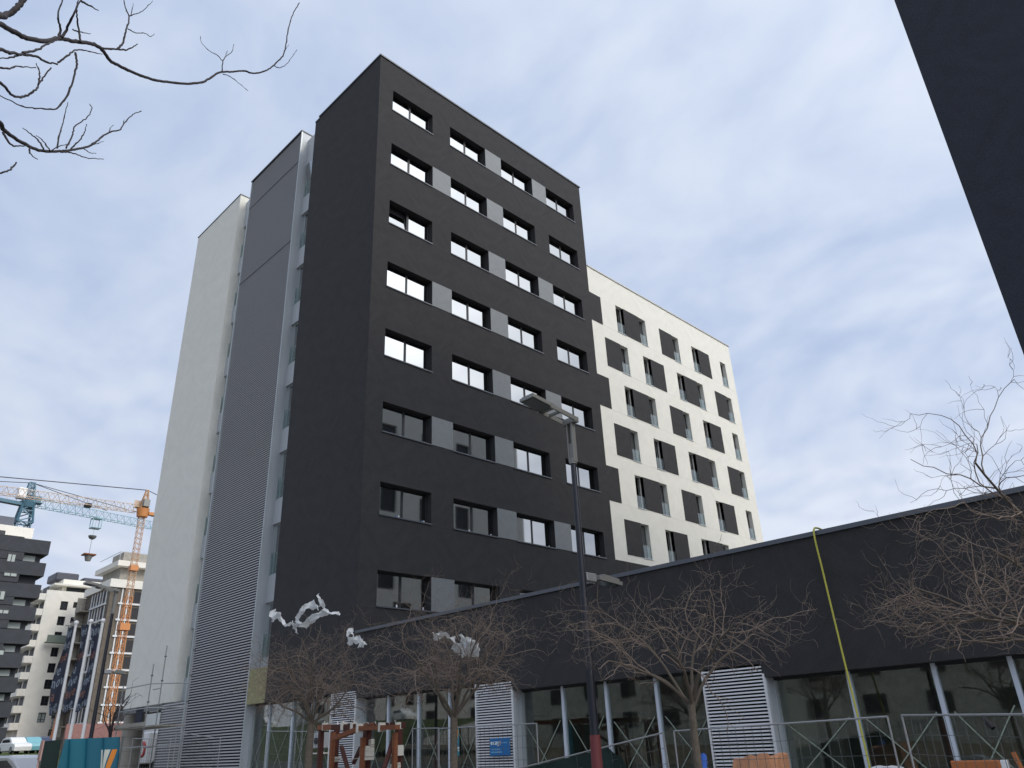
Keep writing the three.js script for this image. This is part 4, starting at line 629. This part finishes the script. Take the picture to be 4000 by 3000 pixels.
// pink boundary wall and pale block seen under the portico
{ const a = onX(262, 2828, -70), b = onX(490, 2818, -70); tag(part('boundary_wall', ubox(-70.4, -70, 0, a.y, b.z, a.z), M.pinkWall), 'dusty pink boundary wall behind the teal banner', 'wall'); }
{ const X = -64, t = thing('white_apartment_block', 'bright white building seen through the passage under the white block', 'building', V(X, 0, -34)); part('wall', ubox(X - 10, X, 0, 15, -36, -20.5), M.whitePaint, t); for (let i = 0; i < 4; i++) for (let k = 0; k < 4; k++) part('window', box(X - 0.05, X + 0.05, 1.5 + i * 3.2, 3.2 + i * 3.2, -24 - k * 3.4, -22.6 - k * 3.4), M.frame, t); for (let i = 0; i < 4; i++) part('floor_line', box(X, X + 0.1, 4.2 + i * 3.2, 4.4 + i * 3.2, -36, -20.5), M.steelDark, t); }
{ // white lorry under the passage
  const p = onZ(590, 2960, -7), y = groundY(p.x), t = thing('white_van', 'white delivery van with a red ring parked beyond the passage', 'van', V(p.x, y, -7));
  part('body', rbox(p.x - 1.1, p.x + 1.1, y + 0.5, y + 2.5, -10.5, -6.2, 0.12), M.whitePaint, t); part('ring', new THREE.TorusGeometry(0.42, 0.1, 10, 30).rotateY(Math.PI / 2).translate(p.x + 1.11, y + 1.5, -8.0), std([0.5, 0.06, 0.05], 0.5), t); part('ring', new THREE.TorusGeometry(0.42, 0.1, 10, 30).translate(p.x + 0.4, y + 1.4, -6.18), std([0.5, 0.06, 0.05], 0.5), t);
  for (const [dx, dz] of [[-1, -7], [1, -7], [-1, -9.8], [1, -9.8]]) part('wheel', new THREE.CylinderGeometry(0.38, 0.38, 0.25, 18).rotateZ(Math.PI / 2).translate(p.x + dx, y + 0.38, dz), M.tyre, t); }

// ---------------------------------------------------------------- tower cranes
function lattice(a, b, w, n, th, taper = 1, tri = false) { // four (or three) chords with zigzag bracing
  const d = b.clone().sub(a), L = d.length(), y = d.clone().normalize(); let x = Math.abs(y.y) > 0.9 ? V(1, 0, 0) : V(0, 1, 0).cross(y).normalize(); const z = x.clone().cross(y).normalize(); x = y.clone().cross(z).normalize();
  const cor = tri ? [[-1, 1], [1, 1], [0, -1]] : [[-1, -1], [1, -1], [1, 1], [-1, 1]]; const at = (k, f) => a.clone().addScaledVector(d, f).addScaledVector(x, cor[k][0] * w / 2 * (1 + (taper - 1) * f)).addScaledVector(z, cor[k][1] * w / 2 * (1 + (taper - 1) * f));
  const g = [], m = cor.length; for (let k = 0; k < m; k++) { g.push(bar(at(k, 0), at(k, 1), th)); const q = (k + 1) % m; for (let i = 0; i < n; i++) { g.push(bar(at(i % 2 ? k : q, i / n), at(i % 2 ? q : k, (i + 1) / n), th * 0.6)); } if (!tri) for (let i = 0; i <= n; i += 2) g.push(bar(at(k, i / n), at(q, i / n), th * 0.6)); }
  return g;
}
{
  const s = far(557, 2004, 150), y0 = groundY(s.x), t = thing('orange_tower_crane', 'orange tower crane standing before the unfinished building', 'crane', V(s.x, y0, s.z));
  part('mast', lattice(V(s.x, y0, s.z), V(s.x, 27, s.z), 1.05, 30, 0.11), M.craneO, t); part('mast', lattice(V(s.x, 27, s.z), V(s.x, s.y, s.z), 0.9, 32, 0.075), std([0.5, 0.3, 0.17], 0.5), t); part('mast_collar', [box(s.x - 0.8, s.x + 0.8, 21.4, 22.5, s.z - 0.8, s.z + 0.8)], M.craneO, t); part('mast_collar', [box(s.x - 0.65, s.x + 0.65, 31.4, 32.3, s.z - 0.65, s.z + 0.65)], M.craneO, t);
  const ap = onX(571, 1914, s.x); const apex = V(s.x, ap.y, s.z - 0.2); part('tower_head', lattice(V(s.x, s.y + 0.8, s.z), apex, 1.3, 8, 0.13, 0.25), std([0.5, 0.3, 0.16], 0.5), t); part('slewing_ring', [new THREE.CylinderGeometry(1.1, 0.9, 1.5, 20).translate(s.x, s.y, s.z)], M.craneO, t); part('cab', rbox(s.x + 0.2, s.x + 1.3, s.y + 0.9, s.y + 2.3, s.z - 0.6, s.z + 0.5, 0.1), M.poleGrey, t);
  const e = onY(0, 1930, s.y), dir = e.clone().sub(s).setY(0).normalize(), j1 = s.clone().addScaledVector(dir, 46), st = s.clone().addScaledVector(dir, 1.2); const up = V(0, 0.7, 0);
  part('jib', lattice(st.clone().add(up), j1.clone().add(up), 1.4, 60, 0.09, 0.9, true), M.craneW, t); part('trolley', [rbox(-0.8, 0.8, -0.5, 0.2, -0.6, 0.6, 0.05).translate(...s.clone().addScaledVector(dir, 24).add(V(0, -0.3, 0)).toArray())], M.craneO, t); part('trolley', [rbox(-0.5, 0.5, -0.4, 0.3, -0.5, 0.5, 0.05).translate(...s.clone().addScaledVector(dir, 9).add(V(0, 0.1, 0)).toArray())], M.black, t);
  const cj = s.clone().addScaledVector(dir, -12); part('counter_jib', [bar(s.clone().addScaledVector(dir, -1), cj, 0.9, 0.5)], M.craneO, t); const rl = []; for (let k = 0; k < 7; k++) rl.push(bar(s.clone().addScaledVector(dir, -2 - k * 1.5).add(V(0, 0.2, 0)), s.clone().addScaledVector(dir, -2 - k * 1.5).add(V(0, 1.5, 0)), 0.06)); rl.push(bar(s.clone().addScaledVector(dir, -2).add(V(0, 1.5, 0)), s.clone().addScaledVector(dir, -11).add(V(0, 1.5, 0)), 0.06), bar(s.clone().addScaledVector(dir, -2).add(V(0, 0.9, 0)), s.clone().addScaledVector(dir, -11).add(V(0, 0.9, 0)), 0.06)); part('guard_rail', rl, M.craneW, t); part('counterweight', box(-1, 1, -2.2, 0.4, -0.8, 0.8).translate(...cj.toArray()), M.concrete, t);
  part('tie_bar', rod(apex, s.clone().addScaledVector(dir, 38).add(V(0, 1.9, 0)), 0.16, 6), M.cable, t); part('tie_bar', rod(apex, cj.clone().add(V(0, 0.3, 0)), 0.14, 6), M.cable, t); part('head_platform', [box(s.x - 0.9, s.x + 0.3, apex.y - 3.4, apex.y - 3.3, s.z - 0.3, s.z + 1.4), box(s.x - 0.9, s.x - 0.85, apex.y - 3.3, apex.y - 1.9, s.z - 0.3, s.z + 1.4)], M.craneW, t);
}
{
  const s = far(106, 1974, 165), y0 = groundY(s.x), t = thing('teal_tower_crane', 'blue green tower crane behind the black block with a load on its hook', 'crane', V(s.x, y0, s.z));
  part('mast', lattice(V(s.x, y0, s.z), V(s.x, s.y - 3.4, s.z), 2.1, 26, 0.2), M.craneT, t); part('mast_cone', lattice(V(s.x, s.y - 3.4, s.z), V(s.x, s.y, s.z), 2.5, 3, 0.3, 0.7), M.craneT, t); part('slewing_ring', new THREE.CylinderGeometry(1.5, 1.2, 1.0, 20).translate(s.x, s.y, s.z), M.craneT, t);
  const ap = onX(105, 1883, s.x), apex = V(s.x, ap.y, s.z); part('tower_head', lattice(V(s.x, s.y + 0.5, s.z), apex, 1.7, 10, 0.16, 0.55), M.craneT, t); part('cab', rbox(s.x - 0.2, s.x + 1.6, s.y + 0.9, s.y + 2.8, s.z + 0.8, s.z + 2.2, 0.1), M.whitePaint, t);
  const e = onY(600, 2069, s.y), dir = e.clone().sub(s).setY(0).normalize(), Lj = e.distanceTo(s) + 16; const st = s.clone().addScaledVector(dir, 1.5), j1 = s.clone().addScaledVector(dir, Lj), up = V(0, 0.9, 0);
  part('jib', lattice(st.clone().add(up), j1.clone().add(up), 1.6, 56, 0.1, 0.85, true), M.craneTL, t); const cj = s.clone().addScaledVector(dir, -22); part('counter_jib', [bar(s, cj, 1.2, 0.6)], M.craneT, t); const rl = []; for (let k = 0; k < 12; k++) { const q = s.clone().addScaledVector(dir, -2 - k * 1.7); rl.push(bar(q, q.clone().add(V(0, 1.6, 0)), 0.06)); } rl.push(bar(s.clone().addScaledVector(dir, -2).add(V(0, 1.6, 0)), s.clone().addScaledVector(dir, -21).add(V(0, 1.6, 0)), 0.06)); part('guard_rail', rl, M.craneW, t);
  part('tie_bar', rod(apex, s.clone().addScaledVector(dir, Lj * 0.36).add(V(0, 2, 0)), 0.13, 6), M.cable, t); part('tie_bar', rod(apex, s.clone().addScaledVector(dir, Lj * 0.84).add(V(0, 2, 0)), 0.13, 6), M.cable, t); part('tie_bar', rod(apex, cj.clone().add(V(0, 0.4, 0)), 0.13, 6), M.cable, t); part('head_platform', [box(s.x - 0.4, s.x + 1.2, apex.y - 3.9, apex.y - 3.75, s.z - 2.2, s.z + 0.6), box(s.x - 0.4, s.x - 0.3, apex.y - 3.75, apex.y - 2.2, s.z - 2.2, s.z + 0.6)], M.craneT, t);
  // trolley, hook block and hoisted skip, where the line of the jib meets the rope
  const tq = onY(368, 2030, s.y), f = tq.clone().sub(s).dot(dir), tp = s.clone().addScaledVector(dir, f); part('trolley', [box(-0.8, 0.8, -0.1, 0.1, -0.8, 0.8).translate(tp.x, tp.y, tp.z), box(-0.9, 0.9, -2.0, -1.9, -0.9, 0.9).translate(tp.x, tp.y, tp.z), ...[[-1, -1], [1, -1], [1, 1], [-1, 1]].map(([a, b]) => box(a * 0.8 - 0.06, a * 0.8 + 0.06, -1.9, 0, b * 0.8 - 0.06, b * 0.8 + 0.06).translate(tp.x, tp.y, tp.z))], M.craneTL, t);
  const hk = onX(360, 2101, tp.x), ld = onX(345, 2176, tp.x); part('hook_block', new THREE.SphereGeometry(0.75, 14, 8, 0, Math.PI * 2, Math.PI / 2, Math.PI / 2).translate(tp.x, hk.y + 0.4, hk.z), M.steelDark, t); part('hoist_rope', [rod(tp, V(tp.x, hk.y, hk.z), 0.035, 5)], M.cable, t); part('hoist_rope', rod(V(tp.x, hk.y, hk.z), V(tp.x, ld.y + 0.6, ld.z), 0.07, 5), M.cable, t);
  const sk = thing('crane_load', 'small pallet load hanging from the blue green crane', 'load', V(tp.x, ld.y, ld.z)); part('pallet', [rbox(tp.x - 1, tp.x + 1, ld.y + 0.3, ld.y + 0.55, ld.z - 1.1, ld.z + 1.1, 0.03)], M.wood, sk); part('bucket', new THREE.CylinderGeometry(0.75, 0.5, 1.0, 12).translate(tp.x, ld.y - 0.25, ld.z), M.poleGrey, sk);
}

// ---------------------------------------------------------------- cars
function car(x, z, turn, m, label, yOff = 0) {
  const y = groundY(x) + yOff, t = thing('parked_car', label, 'car', V(x, y, z), 'cars parked along the street'); t.rotation.y = turn; const o = V(x, y, z);
  const P = (name, g, mm, par) => { const mesh = new THREE.Mesh(g, mm); mesh.name = name; mesh.castShadow = mesh.receiveShadow = true; (par || t).add(mesh); return mesh; };
  const ex = (pts, w, bev) => { const s = new THREE.Shape(pts.map(([a, b]) => new THREE.Vector2(a, b))); return new THREE.ExtrudeGeometry(s, { depth: w - 2 * bev, bevelEnabled: true, bevelSize: bev, bevelThickness: bev, bevelSegments: 3 }).translate(0, 0, -w / 2 + bev); };
  P('body', ex([[-2.05, 0.32], [-2.08, 0.75], [-1.95, 0.92], [-1.1, 0.98], [1.0, 0.98], [2.0, 0.82], [2.12, 0.6], [2.08, 0.32]], 1.76, 0.08), m); P('roof', ex([[-1.65, 0.98], [-1.25, 1.4], [-0.7, 1.5], [0.25, 1.48], [0.6, 1.36], [1.15, 0.98]], 1.5, 0.1), m);
  const gl = (pts, w) => new THREE.ExtrudeGeometry(new THREE.Shape(pts.map(([a, b]) => new THREE.Vector2(a, b))), { depth: w, bevelEnabled: false }).translate(0, 0, -w / 2);
  P('side_windows', gl([[-1.4, 1.0], [-1.1, 1.36], [0.25, 1.38], [0.85, 1.0]], 1.53), M.farGlass); P('windscreen', bar(V(1.13, 1.0, 0), V(0.6, 1.38, 0), 1.3, 0.03).rotateX(0), M.farGlass); P('rear_window', bar(V(-1.62, 1.02, 0), V(-1.28, 1.36, 0), 1.3, 0.03), M.farGlass);
  for (const [a, b] of [[-1.3, 0.78], [1.32, 0.78], [-1.3, -0.78], [1.32, -0.78]]) { const w = P('wheel', new THREE.CylinderGeometry(0.33, 0.33, 0.2, 20).rotateX(Math.PI / 2).translate(a, 0.33, b), M.tyre); P('rim', new THREE.CylinderGeometry(0.2, 0.2, 0.21, 12).rotateX(Math.PI / 2).translate(a, 0.33, b), M.silver, w); }
  for (const b of [-0.6, 0.6]) { P('headlight', new RoundedBoxGeometry(0.1, 0.14, 0.34, 2, 0.04).translate(2.06, 0.7, b), M.whitePaint); P('tail_light', new RoundedBoxGeometry(0.08, 0.2, 0.22, 2, 0.03).translate(-2.05, 0.78, b), M.red); }
  return t;
}
{ const p = onX(70, 2990, -20), a = onX(55, 2920, -77), b = onX(118, 2920, -77.5), c = onX(168, 2920, -78);
  car(-20, p.z, 0.35, M.silver, 'silver car just below the grass verge at the bottom left corner', -0.1);
  car(-77, a.z, 0.15, M.whitePaint, 'white car on the verge in front of the cream block', 1.13); car(-77.5, b.z, 0.05, std([0.18, 0.42, 0.48], 0.3), 'pale turquoise car on the verge in front of the cream block', 1.13); car(-78, c.z, 0.0, std([0.04, 0.05, 0.1], 0.3), 'dark blue car nearest the green net on the verge', 1.13); }
// cars across the street, seen only as mirror images in the shop glass
car(-97, 48, 0.1, M.whitePaint, 'white car on the bank across the street, mirrored in the left windows', 3.3); car(-84, 48, 0, M.silver, 'silver car on the bank across the street, mirrored in the left windows', 3.3); car(-62, 48.5, 0.1, M.whitePaint, 'second white car on the bank across the street, mirrored beside the tree', 3.3);
{ const t = thing('pale_apartment_block', 'pale building across the street, mirrored in the left shop windows', 'building', V(-100, 0, 84)); part('wall', ubox(-150, -72, 0, 24, 84, 96), M.cream, t); for (let i = 0; i < 5; i++) for (let k = 0; k < 11; k++) part('window', box(-147 + k * 6.5, -144.4 + k * 6.5, 6 + i * 3.2, 7.8 + i * 3.2, 83.9, 84.05), M.black, t); }
{ const t = thing('brown_apartment_block', 'brown building across the street, mirrored in the right shop windows', 'building', V(-10, 0, 58)); part('wall', ubox(-52, 40, 0, 16, 58, 72), plaster([168, 172, 164], 0.2, 5, 0.9), t); for (let i = 0; i < 4; i++) for (let k = 0; k < 16; k++) part('window', box(-50 + k * 5.5, -48 + k * 5.5, 2.5 + i * 3.2, 4.1 + i * 3.2, 57.9, 58.05), M.black, t); }

// ---------------------------------------------------------------- branches reaching in at the top left and the far small tree
{
  const D = (u, v, h) => far(u, v, h), sc = 1300 / 2212, p = (zx, zy, h) => D(zx * sc, zy * sc, h);
  const t = thing('overhanging_tree', 'bare dark tree close to the camera whose branches hang in at the top left', 'tree', V(19.6, groundY(19.6), 19.6));
  const root = V(19.6, groundY(19.6), 19.6), fk = V(19.7, 2.6, 19.4); part('trunk', uvBox(limb(curve([root, V(19.63, 1.2, 19.55), fk], 8), [0.12, 0.115, 0.11, 0.108, 0.105, 0.1, 0.098, 0.095, 0.09], 10)), M.bark, t);
  const br = (pts, r0, r1, subs = [], lead = true) => {
    const P = pts.map(([a, b, h]) => p(a, b, h)); const all = lead ? [fk, fk.clone().lerp(P[0], 0.5).add(V(0, 0.25, 0)), ...P] : P; const c = curve(all, all.length * 6), n = c.length; for (let i = 1; i < n - 1; i++) c[i].add(V(rr(-1, 1), rr(-1, 1), rr(-1, 1)).multiplyScalar(0.0028));
    const m = part('branch', limb(c, c.map((_, i) => r0 + (r1 - r0) * i / (n - 1) + (rnd() < 0.2 ? 0.0008 : 0)), 7), M.twigDark, t); const tw = [];
    for (const s of subs) { const Q = s.slice(0, -1).map(([a, b, h]) => p(a, b, h)), cc = curve(Q, Q.length * 5), k = cc.length; for (let i = 1; i < k - 1; i++) cc[i].add(V(rr(-1, 1), rr(-1, 1), rr(-1, 1)).multiplyScalar(0.0025)); const r = 0.62 * s[s.length - 1]; tw.push(limb(cc, cc.map((_, i) => r * (1 - 0.62 * i / k) + (rnd() < 0.18 ? 0.001 : 0)), 5)); }
    if (tw.length) part('twigs', tw, M.twigDark, m).userData.kind = 'stuff';
  };
  br([[-60, 160, 3.6], [60, 195, 3.7], [180, 255, 3.8], [300, 272, 3.9], [390, 255, 4.0], [500, 275, 4.1], [600, 290, 4.2], [670, 320, 4.3], [730, 400, 4.4], [820, 450, 4.5], [930, 500, 4.6], [1030, 530, 4.7], [1130, 548, 4.8], [1280, 555, 4.9], [1370, 535, 5.0], [1465, 480, 5.1], [1540, 478, 5.15], [1610, 470, 5.2], [1690, 487, 5.25], [1760, 472, 5.3], [1820, 432, 5.4], [1880, 370, 5.45], [1900, 300, 5.5], [1915, 200, 5.5], [1945, 100, 5.6], [1990, 18, 5.6]], 0.0145, 0.0042, [
    [[1815, 435, 5.4], [1850, 450, 5.4], [1900, 430, 5.45], [1940, 380, 5.5], [1975, 330, 5.5], 0.007], [[1475, 478, 5.1], [1482, 410, 5.1], [1500, 375, 5.15], [1540, 345, 5.2], [1555, 295, 5.2], 0.008], [[1482, 410, 5.1], [1440, 365, 5.1], [1395, 340, 5.1], [1340, 285, 5.1], [1330, 240, 5.1], 0.006], [[1480, 490, 5.1], [1530, 510, 5.1], [1590, 555, 5.1], [1650, 605, 5.1], 0.006], [[1895, 330, 5.45], [1910, 310, 5.45], [1920, 295, 5.45], 0.004], [[1500, 380, 5.1], [1505, 350, 5.1], [1512, 335, 5.1], 0.004],
    [[660, 318, 4.3], [780, 328, 4.35], [860, 325, 4.4], [915, 292, 4.4], 0.012], [[780, 325, 4.35], [820, 280, 4.4], [838, 200, 4.4], [858, 110, 4.5], [835, 50, 4.5], [820, -10, 4.5], 0.012], [[860, 105, 4.5], [940, 75, 4.5], [1015, 5, 4.5], 0.006], [[870, 100, 4.5], [885, 20, 4.5], 0.005], [[850, 190, 4.4], [900, 218, 4.4], [960, 220, 4.4], [1000, 242, 4.4], [1030, 225, 4.4], 0.006],
    [[390, 255, 4.0], [400, 190, 4.0], [385, 110, 3.9], [415, 0, 3.9], 0.013], [[410, 250, 4.0], [440, 200, 4.0], [490, 90, 3.9], [540, -10, 3.9], 0.015], [[535, 280, 4.1], [520, 180, 4.1], [510, 80, 4.0], [520, -10, 4.0], 0.011], [[480, 195, 4.0], [540, 215, 4.0], [605, 225, 4.0], 0.007], [[540, 5, 3.9], [600, 40, 3.9], [655, 72, 3.9], 0.010]]);
  br([[-60, 325, 3.3], [60, 350, 3.4], [140, 362, 3.5], [240, 375, 3.6], [320, 415, 3.7], [385, 428, 3.7]], 0.0105, 0.004, [[[150, 350, 3.5], [250, 330, 3.6], [330, 285, 3.7], [390, 262, 3.8], 0.011], [[385, 415, 3.7], [450, 370, 3.7], [520, 330, 3.8], [590, 340, 3.8], [680, 360, 3.9], 0.009], [[130, 360, 3.5], [80, 380, 3.5], [-20, 390, 3.5], 0.009], [[500, 350, 3.8], [510, 420, 3.8], [495, 490, 3.8], [470, 580, 3.8], [410, 690, 3.8], [370, 725, 3.8], [270, 722, 3.8], [150, 705, 3.7], [40, 655, 3.7], [-30, 620, 3.6], 0.010]]);
  br([[-60, 540, 3.0], [20, 570, 3.1], [80, 630, 3.2], [160, 640, 3.3], [230, 600, 3.3], [270, 540, 3.4], [340, 450, 3.4]], 0.0075, 0.0032, [[[255, 560, 3.35], [262, 480, 3.35], [240, 420, 3.35], 0.007], [[-40, 440, 3.2], [40, 455, 3.2], [130, 440, 3.3], [240, 450, 3.3], 0.008]]);
  br([[-40, 800, 3.6], [20, 860, 3.7], [80, 905, 3.8], [180, 965, 3.9], [260, 1000, 4.0], [380, 1005, 4.1], [470, 998, 4.2], [580, 975, 4.3], [640, 940, 4.4], [725, 880, 4.5], [790, 865, 4.5], [825, 820, 4.6], [880, 765, 4.6], [940, 738, 4.6]], 0.012, 0.0024, [
    [[20, 880, 3.7], [60, 950, 3.7], [120, 970, 3.8], [200, 968, 3.9], 0.010], [[380, 985, 4.1], [395, 900, 4.1], [420, 810, 4.2], [450, 680, 4.2], 0.008], [[440, 985, 4.1], [480, 900, 4.2], [500, 840, 4.2], [580, 780, 4.2], [610, 720, 4.2], [595, 690, 4.2], 0.008], [[470, 990, 4.2], [530, 930, 4.2], [560, 880, 4.2], [575, 825, 4.2], 0.007], [[200, 975, 3.9], [200, 1020, 3.9], [250, 1060, 3.9], 0.008], [[290, 990, 4.0], [250, 930, 4.0], [190, 880, 4.0], [150, 850, 4.0], 0.008], [[330, 1000, 4.0], [280, 930, 4.0], [240, 900, 4.0], 0.006], [[400, 1010, 4.1], [480, 1015, 4.1], [560, 1045, 4.1], [690, 1058, 4.1], 0.008], [[560, 990, 4.2], [600, 1015, 4.2], [640, 1020, 4.2], 0.005], [[600, 965, 4.3], [650, 955, 4.3], [690, 937, 4.3], 0.005], [[725, 880, 4.5], [735, 850, 4.5], [755, 832, 4.5], 0.004], [[820, 820, 4.6], [825, 795, 4.6], 0.004], [[330, 1005, 4.0], [400, 970, 4.1], [450, 960, 4.1], 0.006]]);
  br([[-60, 110, 2.4], [40, 100, 2.5], [110, 50, 2.5], [170, -20, 2.5]], 0.012, 0.009); br([[-40, 1155, 3.4], [40, 1140, 3.4], [90, 1105, 3.5], [110, 1080, 3.5]], 0.005, 0.003);
}
{ const b = onZ(428, 2890, 2.5); const y = groundY(b.x), t = thing('young_tree', 'small bare dark tree beside the distant lamp on the left', 'tree', V(b.x, y, 2.5)); const c = V(b.x, y + 2.9, 2.5), out = [[], [], [], []];
  part('trunk', limb(curve([V(b.x, y, 2.5), V(b.x, y + 1.8, 2.5), V(b.x + 0.1, y + 3.2, 2.5)], 8), Array.from({ length: 9 }, (_, i) => 0.1 - 0.007 * i), 8), M.twigDark, t);
  const opt = { c, rx: 1.3, ry: 1.7, levels: 2, step: [0.3, 0.2, 0.14], kink: [0.2, 0.3, 0.4], up: [0.1, 0.1, 0.1], lift: [0.02, 0.02, 0], bare: [2, 1, 9], den: [0.8, 0.5, 0], len: [2.2, 1.0, 0.5], flat: [1, 1, 1], min: 0.009 };
  for (let i = 0; i < 7; i++) { const a = i * 0.9; grow(out, V(b.x, y + 1.8 + i * 0.2, 2.5), V(Math.cos(a) * 0.7, 1, Math.sin(a) * 0.7), 1.3, 0.04, opt, 0); } part('branches', [...out[0], ...out[1], ...out[2]], M.twigDark, t).userData.kind = 'stuff'; }
//@@END2
renderer.render(scene, camera);
